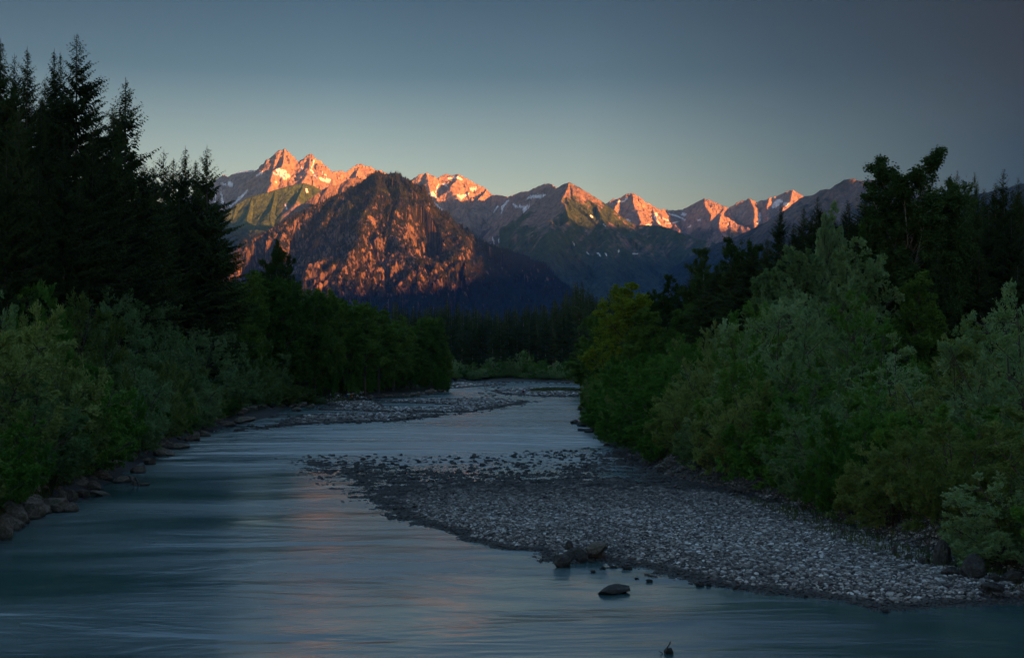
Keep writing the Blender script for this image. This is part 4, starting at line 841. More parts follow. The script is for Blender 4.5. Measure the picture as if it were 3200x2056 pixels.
# right bank, far to near
for px, py, Y, w, pr, lb in [(2095, 860, 222, 65, ASH, "dark ash with feathery upright tips right of the yellowish tree"), (2040, 905, 236, 55, ASH, "dark tree squeezed behind the yellowish tree"), (2205, 778, 200, 80, ASH, "dark ash whose bushy top stands left of the open ash"), (2262, 850, 196, 60, ALD, "dark shorter tree in the gap between two ashes"), (2325, 742, 190, 85, ASH, "open ash with separate leafy tips against the blue mountain"),
                         (2440, 640, 182, 85, SPR_OPEN, "ragged spruce standing before the snowy right-hand peak"), (2512, 645, 186, 70, SPR, "spruce in the middle of the three on the right bank"), (2556, 612, 190, 80, SPR, "dark spruce just behind the tall grey-green willow"), (2380, 800, 178, 75, SPR, "spruce in deep shade below the ragged one"),
                         (2840, 478, 118, 185, ASH, "tallest broadleaf tree on the right bank, its round-tufted crown against the sky"), (2945, 545, 124, 110, ASH, "lower right shoulder tree beside the tallest broadleaf one"), (2740, 640, 128, 90, ALD, "dark broadleaf tree at the left foot of the tallest one"), (2992, 532, 150, 62, SPR, "slim spruce right of the tallest broadleaf tree"), (3046, 537, 146, 70, SPR, "second slim spruce right of the tallest broadleaf tree"),
                         (3137, 527, 140, 85, SPR, "highest spruce near the photo's right border"), (3182, 550, 146, 65, SPR, "spruce leaning on the right-hand border's highest spruce"), (3235, 600, 136, 80, SPR, "spruce cut by the photo's right border"),
                         (2575, 632, 132, 88, WTR, "tall narrow grey-green willow rising before the spruces"), (2665, 748, 104, 135, WTR, "broad pale willow crown in the middle of the right bank"), (2500, 770, 122, 115, WTR, "grey-green willow left of the broad pale one"), (2405, 835, 128, 105, WTR, "feathery willow at the left end of the pale willow group")]:
    place(pr, "spruce_tree" if pr in (SPR, SPR_OPEN) else ("willow_tree" if pr is WTR else "broadleaf_tree"), px, py, Y, w, lb, "spruce tree" if pr in (SPR, SPR_OPEN) else ("willow tree" if pr is WTR else "tree"), None)
place(YEL, "broadleaf_tree", 1968, 882, 206, 125, "yellowish green broadleaf tree at the left end of the right bank's wood", "tree", None)
for px, py, Y in [(1895, 985, 250), (1870, 1010, 275), (1850, 1060, 310), (1845, 1090, 350), (2030, 960, 200), (2130, 950, 190)]:
    place(YEL + ALD[:2], "broadleaf_tree", px, py, Y, 75, f"smaller leafy tree around the yellowish one, {nth(6)} going upriver", "tree", "trees along the far right bank")
for px, py, Y in [(2620, 700, 150), (2690, 690, 146), (2780, 600, 136), (2880, 640, 130), (2960, 680, 132), (3020, 640, 136), (3090, 660, 130), (3160, 680, 128), (3230, 700, 124), (2480, 760, 150), (2400, 850, 160), (2300, 880, 175), (2200, 900, 182), (3060, 780, 116), (2930, 800, 112), (2860, 850, 104), (3180, 830, 104), (3250, 850, 96), (2480, 695, 160), (2540, 665, 166), (2600, 655, 162), (2650, 625, 152), (2705, 605, 146), (2400, 745, 172), (2350, 775, 176), (2285, 805, 186), (2240, 830, 192), (2160, 860, 205), (3015, 590, 158), (3075, 585, 160), (3110, 570, 150), (3165, 590, 156), (3215, 560, 150), (2965, 600, 150), (2915, 590, 150), (2700, 650, 160), (2640, 660, 165)]:
    con_ = rp.rand() < 0.6 or px > 2950 or 2230 < px < 2720
    place(SPR if con_ else ALD, "spruce_tree" if con_ else "broadleaf_tree", px, py, Y, 100, f"dark tree in the shade behind the right-bank willows, {nth(7)} of that wood", "tree", "trees inside the right wood")
TR = lambda px: float(np.interp(px, [1800, 1840, 1880, 1950, 2050, 2150, 2250, 2400, 2500, 2600, 2700, 2800, 2850, 2900, 3000, 3060, 3130, 3200, 3300], [1150, 1100, 1080, 1060, 1060, 1050, 1000, 900, 900, 930, 950, 960, 1000, 1030, 1040, 1000, 930, 960, 980]))
for row, (off, frac, lo, hi) in enumerate([(1.9, 0.6, 2.6, 5.5), (4.4, 0.8, 4.2, 7.5), (8.6, 0.95, 5.5, 10), (13, 1.0, 6, 12)]):
    Y = 41.0 + row * 5
    while Y < 400:
        X = bxR(Y) + off + rp.uniform(-0.6, 0.9); px = 1600 + X / Y * F
        if px < 3500:
            want = topH(px, TR(px) + rp.uniform(0, 40), Y); H = min(max((want - 1.4) * frac * (rp.uniform(0.62, 1.05) if row < 2 else rp.uniform(0.85, 1.08)), lo), hi); H = max(min(H, want - 0.8), 1.8)
            k = rp.rand()
            pale = row >= 2 and (2380 < px < 2860 or px > 3040)
            pr = WIL if (pale and k < 0.7) or k < 0.12 else (WOL if k < 0.38 else GRS)
            kind_ = "grey-green willow bush" if pr is WIL else ("olive-green willow bush" if pr is WOL else "leafy green bush")
            lb = f"{kind_} on the right bank, {nth(('r', row))} upriver in its {['waterside', 'second', 'third', 'rear'][row]} row"
            put(pick(pr), "willow_shrub" if pr is not GRS else "shrub", X, Y, H, rp.uniform(2.6, 4.4) * (0.85 if row == 0 else 1.05), rp.uniform(0, 6.28), lb, "shrub", ["bushes along the right water's edge", "second row of bushes on the right bank", "thick growth on the right bank", "back of the right-bank growth"][row])
        Y += (4.0 + row * 0.9) * (1 + Y / 220)
print("plants", NPLANT[0])
# ------------------------------------------------------------------ boulders, driftwood, people and their things
def rock_mat(name, c0, c1, c2, moss=0.0):
    t = NT(name); p = t.add('ShaderNodeTexCoord').outputs['Object']; g = t.add('ShaderNodeNewGeometry')
    n = t.noise(p, 2.2, 6, 0.7, 0.6); n2 = t.noise(p, 9, 5, 0.7)
    c = t.ramp(n, [(0.32, c0), (0.5, c1), (0.7, c2)]); c = t.mix(0.6, c, t.ramp(n2, [(0.3, (0.45, 0.45, 0.45)), (0.65, (1.1, 1.1, 1.1))]), 'MULTIPLY')
    sz = t.add('ShaderNodeSeparateXYZ'); t.l.new(g.outputs['Position'], sz.inputs[0])
    wet = t.add('ShaderNodeMapRange', inp={'From Min': 0.02, 'From Max': 0.16, 'To Min': 0.25, 'To Max': 1.0}); t.l.new(sz.outputs['Z'], wet.inputs[0])
    c = t.mix(1.0, c, t.add('ShaderNodeCombineColor', inp={0: wet.outputs[0], 1: wet.outputs[0], 2: wet.outputs[0]}).outputs[0], 'MULTIPLY')
    if moss: c = t.mix(t.math('MULTIPLY', t.ramp(t.noise(p, 1.7, 4, 0.6), [(0.5, (0, 0, 0)), (0.6, (1, 1, 1))]), moss), c, (0.05, 0.065, 0.02))
    t.set(Base_Color=c, Roughness=0.85, Specular_IOR_Level=0.3)
    t.bump(t.math('ADD', n, t.math('MULTIPLY', n2, 0.5)), 1.0, 0.3); return t.m
RK_BROWN = rock_mat("brown_limestone", (0.10, 0.08, 0.062), (0.24, 0.195, 0.155), (0.40, 0.34, 0.28), 0.6)
RK_GREY = rock_mat("grey_limestone", (0.04, 0.038, 0.036), (0.095, 0.09, 0.085), (0.20, 0.19, 0.18), 0.3)
def rock_mesh(seed, mt):
    rng = np.random.RandomState(seed); ico = []
    import bmesh
    b = bmesh.new(); bmesh.ops.create_icosphere(b, subdivisions=5, radius=1.0)
    V = np.array([v.co[:] for v in b.verts]); Fc = np.array([[v.index for v in f.verts] for f in b.faces]); b.free()
    # cut by random planes for broken faces, then roughen
    for k in range(15):
        n = unit(rng.normal(0, 1, 3) * np.array([1, 1, 0.9])); dd = rng.uniform(0.52, 0.86); q = V @ n - dd; V = V - np.where(q > 0, q, 0)[:, None] * n * 0.96
    nn = unit(V)
    r = 0.085 * fbm(V[:, 0] * 2.1 + V[:, 2], V[:, 1] * 2.1 - V[:, 2], 4, seed) + 0.03 * ridged(V[:, 0] * 6 + V[:, 2] * 3, V[:, 1] * 6 - V[:, 2] * 4, 3, seed + 3)
    V = V + nn * r[:, None]
    return mesh_np("boulder", V, Fc, False, None, [mt])
RB_ = [rock_mesh(300 + i, RK_BROWN) for i in range(7)]; RG_ = [rock_mesh(320 + i, RK_GREY) for i in range(7)]
rq = np.random.RandomState(8)
def boulder(px, py, w, h, lib, label, group=None, z0=None, tilt=0.25):
    """px,py: middle of its foot in the photo; w,h: size in photo px"""
    gx, gy = G(px, py, 0.0); z = 0.0
    for _ in range(3):
        z = max(float(ground_z(np.array([gx]), np.array([gy]))[0]), 0.0) if z0 is None else z0
        gx, gy = G(px, py, z)
    k = gy / F; W2 = w * k / 2; H = h * k
    o = link("boulder", lib[rq.randint(len(lib))], None, (gx, gy + W2 * 0.5, z + H * 0.28), label=label, category="rock", group=group)
    big = 0.9 if lib is RG_ else 0.98; o.scale = (W2 * 1.22 * big, W2 * rq.uniform(0.85, 1.2) * big, H * 0.85 * big); o.rotation_euler = (rq.normal(0, tilt * .6), rq.normal(0, tilt * .6), rq.uniform(-0.5, 0.5) + (PI if rq.rand() < 0.5 else 0))
    return o
for a in [(4, 1688, 50, 62, "big upright brown boulder cut by the left border at the water"), (42, 1657, 44, 30, "pale rounded boulder beside the one at the left border"), (66, 1634, 42, 16, "flat tongue of rock leaning out between two left boulders"), (30, 1625, 90, 62, "broad cracked slab under the bushes at the left border"),
          (96, 1618, 66, 66, "largest smooth grey-brown boulder of the left bank's rockpile"), (105, 1623, 38, 12, "low pale slab at the waterline under the smooth big boulder"), (158, 1602, 105, 46, "long dark mottled boulder with a ridged back on the left bank"), (216, 1600, 52, 34, "dark sloping slab at the tip of the mottled boulder"),
          (188, 1570, 34, 40, "upright wedge-shaped boulder behind the mottled one"), (218, 1566, 38, 38, "pyramid-shaped boulder right of the wedge-shaped one"), (258, 1554, 42, 30, "blocky brown boulder right of the pyramid-shaped one"), (288, 1532, 40, 26, "rounded boulder half under leaves behind the blocky one"),
          (312, 1549, 62, 12, "long low pale slab reaching into the water from the left bank"), (378, 1508, 62, 22, "loaf-shaped brown boulder beside the half-sunken branch"), (432, 1478, 46, 28, "brown boulder just upriver of the half-sunken branch"), (464, 1452, 40, 26, "boulder at the corner where the left bank's rocks thin out"),
          (500, 1424, 70, 22, "long low brown slab at the foot of the left thicket"), (550, 1402, 66, 20, "second long low slab, nearer the gravel strip"), (604, 1378, 44, 24, "rounded boulder where the gravel strip begins on the left"), (636, 1364, 34, 18, "small brown boulder last before the left gravel strip"),
          (760, 1316, 62, 16, "pale tilted slab before the left gravel bar"), (708, 1330, 50, 16, "brown flat rock at the edge of the left side channel"), (938, 1272, 34, 18, "dark boulder at the mouth of the left side channel"), (968, 1275, 30, 12, "low dark rock in the left side channel"), (925, 1285, 30, 14, "low rock under the willow tips by the side channel")]:
    boulder(*a[:4], RB_, a[4], "boulders of the left bank")
for i_ in range(99):
    Yb = 57 + i_ * 1.4 + i_ * i_ * 0.005; off = rq.uniform(0.3, 2.2); X_ = bxL(Yb) - off; zz = float(ground_z(np.array([X_]), np.array([Yb]))[0]); s_ = rq.uniform(0.25, 0.75)
    o = link("boulder", RB_[rq.randint(7)], None, (X_, Yb, zz + 0.1 * s_), label=f"brown rock set back under the left bank's bushes, {nth(12)} upriver", category="rock", group="rocks set back on the left bank"); o.scale = (s_ * 1.3, s_ * 1.3, s_ * 0.8); o.rotation_euler = (rq.normal(0, .2), rq.normal(0, .2), rq.uniform(0, 6.28))
for px, py, w, h, lb in [(1085, 1261, 16, 9, "grey boulder on the left gravel bar beside the white plank"), (1158, 1243, 16, 11, "dark boulder nearest the standing person's right side"), (1182, 1245, 22, 11, "pale slanted boulder left of the twin brown rocks"), (1195, 1240, 12, 10, "first of the twin brown rocks under the broadleaf wood"), (1205, 1240, 11, 9, "second of the twin brown rocks under the broadleaf wood")]:
    boulder(px, py, w, h, RG_ if 'grey' in lb or 'pale' in lb else RB_, lb, None)
for i_ in range(17):
    px = 1215 + i_ * 10.5 + rq.uniform(-3, 3); boulder(px, float(np.interp(px, [1215, 1300, 1385], [1243, 1238, 1222])) - rq.uniform(0, 5), rq.uniform(10, 18), rq.uniform(6, 12), RB_, f"dark rock at the bend, {nth(8)} going right along the left bank's foot", "riprap rocks at the river bend")
for i_ in range(22):
    px = 1395 + i_ * 20 + rq.uniform(-5, 5); boulder(px, 1192 + (px - 1395) * 0.018, rq.uniform(8, 15), rq.uniform(3, 6), RG_, f"small far-bank rock at the water, {nth(9)} from left", "rocks along the far bank")
for a in [(1795, 1324, 26, 12, "pointed dark rock standing out in the water off the right bank"), (1822, 1332, 34, 16, "low dark rock right of the pointed one"), (1846, 1330, 30, 18, "dark rock at the leaves' edge behind the pointed one"), (1818, 1347, 24, 9, "flat dark rock below the pointed one"), (1838, 1352, 30, 12, "dark rock lowest in the small cape off the right bank"), (1860, 1350, 34, 18, "dark rock under the leaves at the cape's root"),
          (1824, 1272, 16, 7, "small rock farthest out at the right bank's bulge"), (1812, 1281, 20, 7, "flat small rock left of the bulge"), (1836, 1284, 18, 9, "rock against the bushes at the bulge"), (1842, 1305, 20, 8, "low rock between the bulge and the cape")]:
    boulder(*a[:4], RG_, a[4], "rocks along the right bank's cape")
for a in [(1762, 1772, 72, 44, "dark shark-fin boulder alone in the water off the gravel bar's edge"), (1796, 1752, 70, 40, "grey sloping boulder at the gravel bar's waterline"), (1822, 1758, 32, 34, "wedge boulder leaning on the grey sloping one"), (1853, 1744, 78, 40, "broad mossy brown boulder on the gravel bar's edge"), (1868, 1722, 66, 26, "mossy boulder lying behind the broad brown one"), (1780, 1724, 34, 34, "upright grey boulder at the back of the bar-edge group"),
          (1848, 1757, 22, 8, "small wet stone before the broad mossy boulder"), (1918, 1856, 112, 25, "long flat-topped boulder isolated in the near water"), (1854, 1789, 17, 10, "little round stone in the water below the mossy boulder"), (1886, 1779, 17, 9, "first stone under the stranded branch"), (1916, 1775, 24, 7, "low stone in the middle of the stranded branch"), (1958, 1780, 34, 11, "flat wet stones' largest, at the stranded branch's end"),
          (1989, 1810, 16, 6, "small half-sunk stone left of its larger neighbour"), (2029, 1819, 22, 9, "round-backed half-sunk stone near the bar"), (2188, 1832, 26, 11, "pale stone at the bar's lower edge"), (2216, 1832, 22, 12, "dark stone beside the pale one at the bar's edge"), (2300, 1842, 20, 10, "dark wet stone at the bar's lower edge, farther right"), (2768, 1915, 22, 10, "pale rounded stone alone in the water before the right end of the bar")]:
    boulder(*a[:4], RG_ if 'moss' not in a[4] else RB_, a[4], None)
for a in [(2892, 1766, 44, 26, "low grey boulder leftmost of the big rocks under the right bushes"), (2950, 1770, 66, 78, "tall cracked boulder under the right bank's bushes"), (2988, 1778, 22, 22, "small round pale boulder between two big ones on the right"), (2976, 1798, 66, 26, "dark hollow-shadowed boulder low before the tall cracked one"), (3046, 1806, 76, 70, "big pale square-shouldered boulder on the right bank"), (3008, 1765, 30, 46, "narrow standing rock behind the small round pale boulder"),
          (3112, 1818, 46, 26, "pointed grey boulder right of the square-shouldered one"), (3168, 1826, 76, 40, "grass-grown mound of a boulder near the right border"), (3110, 1845, 76, 22, "broad low boulder sunk in the cobbles before the pointed one"), (2797, 1738, 22, 34, "small upright pale rock alone under the dark bushes"), (2066, 1478, 26, 20, "pale rock at the leaves' edge at the top of the bar"), (2840, 1750, 34, 18, "dim low rock between the small upright rock and the others")]:
    boulder(*a[:4], RG_, a[4], "boulders of the right bank")

# driftwood
t = NT("driftwood"); p = t.add('ShaderNodeTexCoord').outputs['Object']; n = t.noise(p, 12, 4, 0.6); t.set(Base_Color=t.ramp(n, [(0.3, (0.035, 0.028, 0.022)), (0.7, (0.10, 0.085, 0.07))]), Roughness=0.8); t.bump(n, 0.4, 0.01); M_WOOD = t.m
def branch(curves, label, cat="driftwood", name="driftwood_branch"):
    cs = []
    for pts, r0, r1 in curves:
        pts = np.array(pts, float); k = np.linspace(0, 1, 9); seg = np.linspace(0, 1, len(pts))
        q = np.stack([np.interp(k, seg, pts[:, j]) for j in range(3)], 1); q[1:-1] += rq.normal(0, r0 * 0.35, q[1:-1].shape); cs.append((q, r0 + (r1 - r0) * k))
    V, Fq = tubes(cs, 7); c = V.mean(0); c[2] = V[:, 2].min()
    link(name, mesh_np(name, V - c, Fq, True, None, [M_WOOD]), None, tuple(c), label=label, category=cat)
def W_(px, py, Y, dz=0): a = P(px, py, Y); return (a[0], a[1], a[2] + dz)
Y_ = G(2078, 2042)[1]
branch([([W_(2076, 2052, Y_), W_(2082, 2030, Y_), W_(2095, 2004, Y_)], 0.030, 0.018), ([W_(2074, 2054, Y_), W_(2071, 2040, Y_), W_(2060, 2034, Y_)], 0.02, 0.01)], "thin dead stick poking up from the small rock at the bottom edge", "stick", "stick")
boulder(2092, 2042, 38, 17, RG_, "small dark rock at the bottom edge with the thin stick rising from it", None)
Y_ = G(420, 1518)[1]
branch([([W_(403, 1486, Y_), W_(414, 1500, Y_), W_(420, 1512, Y_), W_(426, 1520, Y_)], 0.07, 0.12), ([W_(424, 1492, Y_), W_(431, 1506, Y_), W_(434, 1518, Y_)], 0.04, 0.07)], "forked half-sunken branch leaning out of the water by the left bank")
boulder(448, 1518, 30, 9, RB_, "small dark rock barely above water right of the half-sunken branch", None); boulder(419, 1513, 18, 12, RB_, "dark stone wedged at the half-sunken branch's foot", None)
Y_ = G(1920, 1778)[1]
branch([([W_(1876, 1778, Y_, 0), W_(1900, 1772, Y_ + .3), W_(1935, 1771, Y_ + .4), W_(1972, 1776, Y_ + .2)], 0.035, 0.02)], "thin dark branch stranded across small stones at the bar's edge")
Y_ = G(2050, 1808)[1]
branch([([W_(2016, 1796, Y_ + 1, 0.03), W_(2040, 1802, Y_ + .5, 0.05), W_(2072, 1814, Y_)], 0.04, 0.02)], "short dark branch slanting from the cobbles into the water")

# people and their things on the bars
def flat(name, c, rough=0.8):
    t = NT(name); p = t.add('ShaderNodeTexCoord').outputs['Object']; n = t.noise(p, 14, 3, 0.6)
    t.set(Base_Color=t.mix(0.35, c, t.ramp(n, [(0.3, tuple(x * 0.6 for x in c)), (0.7, tuple(min(1, x * 1.2) for x in c))])), Roughness=rough, Specular_IOR_Level=0.25); return t.m
M_SKIN = flat("skin", (0.42, 0.25, 0.18), 0.6); M_HAIR = flat("dark_hair", (0.03, 0.022, 0.018)); M_SHIRT = flat("blue_grey_shirt", (0.22, 0.28, 0.36)); M_SHORT = flat("dark_shorts", (0.02, 0.022, 0.03))
M_MAR = flat("maroon_top", (0.16, 0.03, 0.04)); M_NAVY = flat("navy_top", (0.03, 0.05, 0.11)); M_BLK = flat("black_trousers", (0.012, 0.012, 0.014))
def loft(rings, sides=14):
    """rings: (centre, rx, ry) stacked; capped"""
    V = []; Fc = []
    for c, rx, ry in rings:
        for k in range(sides): a = k * 2 * PI / sides; V.append((c[0] + rx * math.cos(a), c[1] + ry * math.sin(a), c[2]))
    for i in range(len(rings) - 1):
        for k in range(sides): k2 = (k + 1) % sides; Fc.append((i * sides + k, i * sides + k2, (i + 1) * sides + k2, (i + 1) * sides + k))
    n = len(V); V.append(rings[0][0]); V.append(rings[-1][0])
    for k in range(sides): Fc.append((n, (k + 1) % sides, k, k)); Fc.append((n + 1, (len(rings) - 1) * sides + k, (len(rings) - 1) * sides + (k + 1) % sides, (len(rings) - 1) * sides + (k + 1) % sides))
    return V, [tuple(dict.fromkeys(f)) for f in Fc]
def pyd(name, V, Fc, mt, parent=None, sub=0, **kw):
    me = bpy.data.meshes.new(name); me.from_pydata([tuple(v) for v in V], [], Fc); me.materials.append(mt); me.update()
    for q in me.polygons: q.use_smooth = True
    o = link(name, me, parent, **kw)
    if sub: m = o.modifiers.new("s", 'SUBSURF'); m.levels = m.render_levels = sub
    return o
def skinned(name, joints, edges, radii, mt, parent, root=0, **kw):
    me = bpy.data.meshes.new(name); me.from_pydata(joints, edges, []); me.materials.append(mt); o = link(name, me, parent, **kw)
    m = o.modifiers.new("skin", 'SKIN'); m.use_smooth_shade = True
    if not me.skin_vertices: 
        bpy.context.view_layer.objects.active = o
    for v, r in zip(me.skin_vertices[0].data, radii): v.radius = (r, r) if not isinstance(r, tuple) else r
    me.skin_vertices[0].data[root].use_root = True
    s = o.modifiers.new("sub", 'SUBSURF'); s.levels = s.render_levels = 2; return o
def hand(j, e, r, w, d, side):
    """palm, four unequal fingers and a thumb off its side, added to a skeleton at wrist index w; d is the pointing direction"""
    d = np.array(d, float); d /= np.linalg.norm(d); a = unit(np.cross(d, [0, 1, 0.2])); b = np.cross(d, a); wr = np.array(j[w])
    j.append(tuple(wr + d * 0.06)); e.append((w, len(j) - 1)); r.append(0.028); pm = len(j) - 1
    for k, (off, ln) in enumerate([(-0.030, 0.075), (-0.010, 0.088), (0.010, 0.082), (0.030, 0.062)]):
        p1 = wr + d * 0.095 + a * off; p2 = p1 + d * ln * 0.5 + b * 0.008; p3 = p1 + d * ln * 0.9 + b * 0.03
        n = len(j); j += [tuple(p1), tuple(p2), tuple(p3)]; e += [(pm, n), (n, n + 1), (n + 1, n + 2)]; r += [0.010, 0.009, 0.008]
    p1 = wr + d * 0.045 + a * 0.045 * side; p2 = p1 + d * 0.04 + a * 0.02 * side; n = len(j); j += [tuple(p1), tuple(p2)]; e += [(pm, n), (n, n + 1)]; r += [0.012, 0.009]
def person(label, X, Y, z, rz, pose, top, legs, H=1.76, shorts=False):
    root = link("person", None, None, (X, Y, z), label=label, category="person"); root.rotation_euler = (0, 0, rz); root.scale = (H / 1.76,) * 3
    if pose == 'stand':
        j = [(0, 0, 0.95), (0, 0.01, 1.12), (0, 0.01, 1.30), (0, 0, 1.44), (0, 0, 1.53), (0, 0.015, 1.64), (0, 0.01, 1.70)]; e = [(0, 1), (1, 2), (2, 3), (3, 4), (4, 5), (5, 6)]; r = [(0.15, 0.11), (0.13, 0.10), (0.16, 0.11), (0.11, 0.08), 0.055, (0.075, 0.09), 0.06]
        legsj = {}
        for s in (-1, 1):
            n = len(j); j += [(s * 0.09, 0, 0.86), (s * 0.11, 0.02, 0.50), (s * 0.12, -0.02, 0.10), (s * 0.13, 0.03, 0.035), (s * 0.145, 0.15, 0.03)]; e += [(0, n), (n, n + 1), (n + 1, n + 2), (n + 2, n + 3), (n + 3, n + 4)]; r += [0.095, 0.06, 0.042, 0.045, 0.035]
            n = len(j); j += [(s * 0.18, 0, 1.40), (s * 0.23, -0.02, 1.12), (s * 0.20, 0.10, 0.90)]; e += [(3, n), (n, n + 1), (n + 1, n + 2)]; r += [0.055, 0.042, 0.028]; hand(j, e, r, n + 2, (-s * 0.1, 0.35, -0.9), -s)
        head = (0, 0.015, 1.66)
    else:                                              # sitting on the stones, knees drawn up, arms round the shins
        j = [(0, 0, 0.12), (0, 0.02, 0.30), (0, 0.07, 0.47), (0, 0.11, 0.60), (0, 0.14, 0.68), (0, 0.17, 0.79), (0, 0.17, 0.84)]; e = [(0, 1), (1, 2), (2, 3), (3, 4), (4, 5), (5, 6)]; r = [(0.16, 0.13), (0.14, 0.11), (0.16, 0.11), (0.11, 0.08), 0.055, (0.075, 0.09), 0.06]
        for s in (-1, 1):
            n = len(j); j += [(s * 0.10, 0.08, 0.12), (s * 0.13, 0.42, 0.44), (s * 0.12, 0.62, 0.10), (s * 0.12, 0.64, 0.04), (s * 0.13, 0.76, 0.035)]; e += [(0, n), (n, n + 1), (n + 1, n + 2), (n + 2, n + 3), (n + 3, n + 4)]; r += [0.095, 0.06, 0.042, 0.045, 0.035]
            n = len(j); j += [(s * 0.18, 0.12, 0.56), (s * 0.24, 0.30, 0.38), (s * 0.10, 0.52, 0.36)]; e += [(3, n), (n, n + 1), (n + 1, n + 2)]; r += [0.055, 0.042, 0.028]; hand(j, e, r, n + 2, (-s * 0.7, 0.5, -0.1), -s)
        head = (0, 0.17, 0.80)
    skinned("body", j, e, r, M_SKIN, root)
    hx, hy, hz = head
    # face: nose, ears, eyes, mouth as one small mesh; hair cap over it
    V = []; Fq = []
    def blob(c, s):
        n = len(V); 
        for dx, dy, dz in ((1, 0, 0), (-1, 0, 0), (0, 1, 0), (0, -1, 0), (0, 0, 1), (0, 0, -1)): V.append((c[0] + dx * s[0], c[1] + dy * s[1], c[2] + dz * s[2]))
        for a, b, c_ in ((0, 2, 4), (2, 1, 4), (1, 3, 4), (3, 0, 4), (2, 0, 5), (1, 2, 5), (3, 1, 5), (0, 3, 5)): Fq.append((n + a, n + b, n + c_))
    blob((hx, hy + 0.098, hz - 0.01), (0.016, 0.022, 0.026))
    for s in (-1, 1): blob((hx + s * 0.080, hy, hz - 0.005), (0.012, 0.022, 0.034))
    pyd("face", V, Fq, M_SKIN, root, 1)
    V = []; Fq = []
    for s in (-1, 1): blob((hx + s * 0.032, hy + 0.088, hz + 0.018), (0.012, 0.010, 0.007))
    blob((hx, hy + 0.090, hz - 0.052), (0.024, 0.008, 0.006)); pyd("eyes_and_mouth", V, Fq, M_HAIR, root)
    V, Fq = loft([((hx, hy - 0.03, hz - 0.03), 0.085, 0.075), ((hx, hy - 0.015, hz + 0.04), 0.092, 0.098), ((hx, hy - 0.01, hz + 0.09), 0.075, 0.085), ((hx, hy - 0.01, hz + 0.115), 0.035, 0.04)]); pyd("hair", V, Fq, M_HAIR, root, 1)
    # clothing follows the body with a little room
    tj = [tuple(x) for x in j[:4]]; te = [(0, 1), (1, 2), (2, 3)]; trr = [(0.170, 0.13), (0.155, 0.125), (0.18, 0.13), (0.12, 0.095)]
    arms = [k for k in range(len(j)) if abs(abs(j[k][0]) - 0.18) < 1e-6 and j[k][2] > 0.5]
    for k in arms:
        n = len(tj); tj += [j[k], tuple(np.array(j[k]) * 0.35 + np.array(j[k + 1]) * 0.65)]; te += [(3, n), (n, n + 1)]; trr += [0.072, 0.062]
    skinned("shirt", tj, te, trr, top, root)
    lj = [j[0]]; le = []; lr = [(0.165, 0.128)]
    hips = [k for k in range(len(j)) if abs(abs(j[k][0]) - (0.09 if pose == 'stand' else 0.10)) < 1e-6 and j[k][2] < 0.9 and k + 4 < len(j)]
    for k in hips[:2] if pose == 'stand' else [h_ for h_ in hips if j[h_][2] < 0.2][:2]:
        n = len(lj); mid = tuple(np.array(j[k]) * 0.25 + np.array(j[k + 1]) * 0.75)
        if shorts: lj += [j[k], mid]; le += [(0, n), (n, n + 1)]; lr += [0.11, 0.085]
        else: lj += [j[k], j[k + 1], tuple(np.array(j[k + 2]) + np.array([0, 0, 0.03]))]; le += [(0, n), (n, n + 1), (n + 1, n + 2)]; lr += [0.11, 0.075, 0.055]
    skinned("shorts" if shorts else "trousers", lj, le, lr, legs, root)
    return root
def at(px, py):
    gx, gy = G(px, py, 0.2); z = max(float(ground_z(np.array([gx]), np.array([gy]))[0]), 0.02); gx, gy = G(px, py, z); return gx, gy, z
gx, gy, gz = at(1127, 1246); person("person standing in a blue-grey shirt and dark shorts at the left shore", gx, gy, gz + 0.03, R(200), 'stand', M_SHIRT, M_SHORT, shorts=True)
gx, gy, gz = at(1633, 1229); person("person in a dark red top sitting on the far gravel island, left of the other", gx, gy, gz + 0.04, R(-60), 'sit', M_MAR, M_BLK, H=2.0)
gx, gy, gz = at(1643, 1227); person("person in a navy top sitting on the far gravel island beside the green grass", gx, gy, gz + 0.04, R(-75), 'sit', M_NAVY, M_BLK, H=2.0)

def rbox(sx, sy, sz, b, taper=1.0, z0=0.0, c=(0, 0)):
    import bmesh
    m = bmesh.new(); bmesh.ops.create_cube(m, size=1.0)
    for v in m.verts:
        f = taper if v.co.z > 0 else 1.0; v.co = Vector((c[0] + v.co.x * sx * f, c[1] + v.co.y * sy * f, z0 + (v.co.z + 0.5) * sz))
    bmesh.ops.bevel(m, geom=list(m.edges), offset=b, segments=3, affect='EDGES', profile=0.6)
    return m
def bm_link(name, m, mt, parent=None, **kw):
    me = bpy.data.meshes.new(name); m.to_mesh(me); m.free(); me.materials.append(mt)
    for q in me.polygons: q.use_smooth = True
    return link(name, me, parent, **kw)
gx, gy, gz = at(1090, 1240)
cb = link("cool_box", None, None, (gx, gy, gz + 0.12), label="green cool box with a white lid standing on the left shore stones", category="cool box"); cb.rotation_euler = (0, 0, 0.3)
bm_link("body", rbox(0.50, 0.36, 0.36, 0.03, 1.06), flat("green_plastic", (0.03, 0.20, 0.09), 0.4), cb); bm_link("lid", rbox(0.55, 0.40, 0.10, 0.03, 0.95, 0.362), flat("white_plastic", (0.6, 0.62, 0.6), 0.4), cb)
V, Fq = tubes([(np.array([(-0.24, 0, 0.40), (-0.25, 0, 0.52), (-0.18, 0, 0.56), (0.18, 0, 0.56), (0.25, 0, 0.52), (0.24, 0, 0.40)]), np.full(6, 0.012))], 6); link("handle", mesh_np("handle", V, Fq, True, None, [M_BLK]), cb)
gx, gy, gz = at(1099, 1242)
rk = link("rucksack", None, None, (gx, gy, gz + 0.05), label="small orange and red rucksack propped on the stones right of the cool box", category="rucksack")
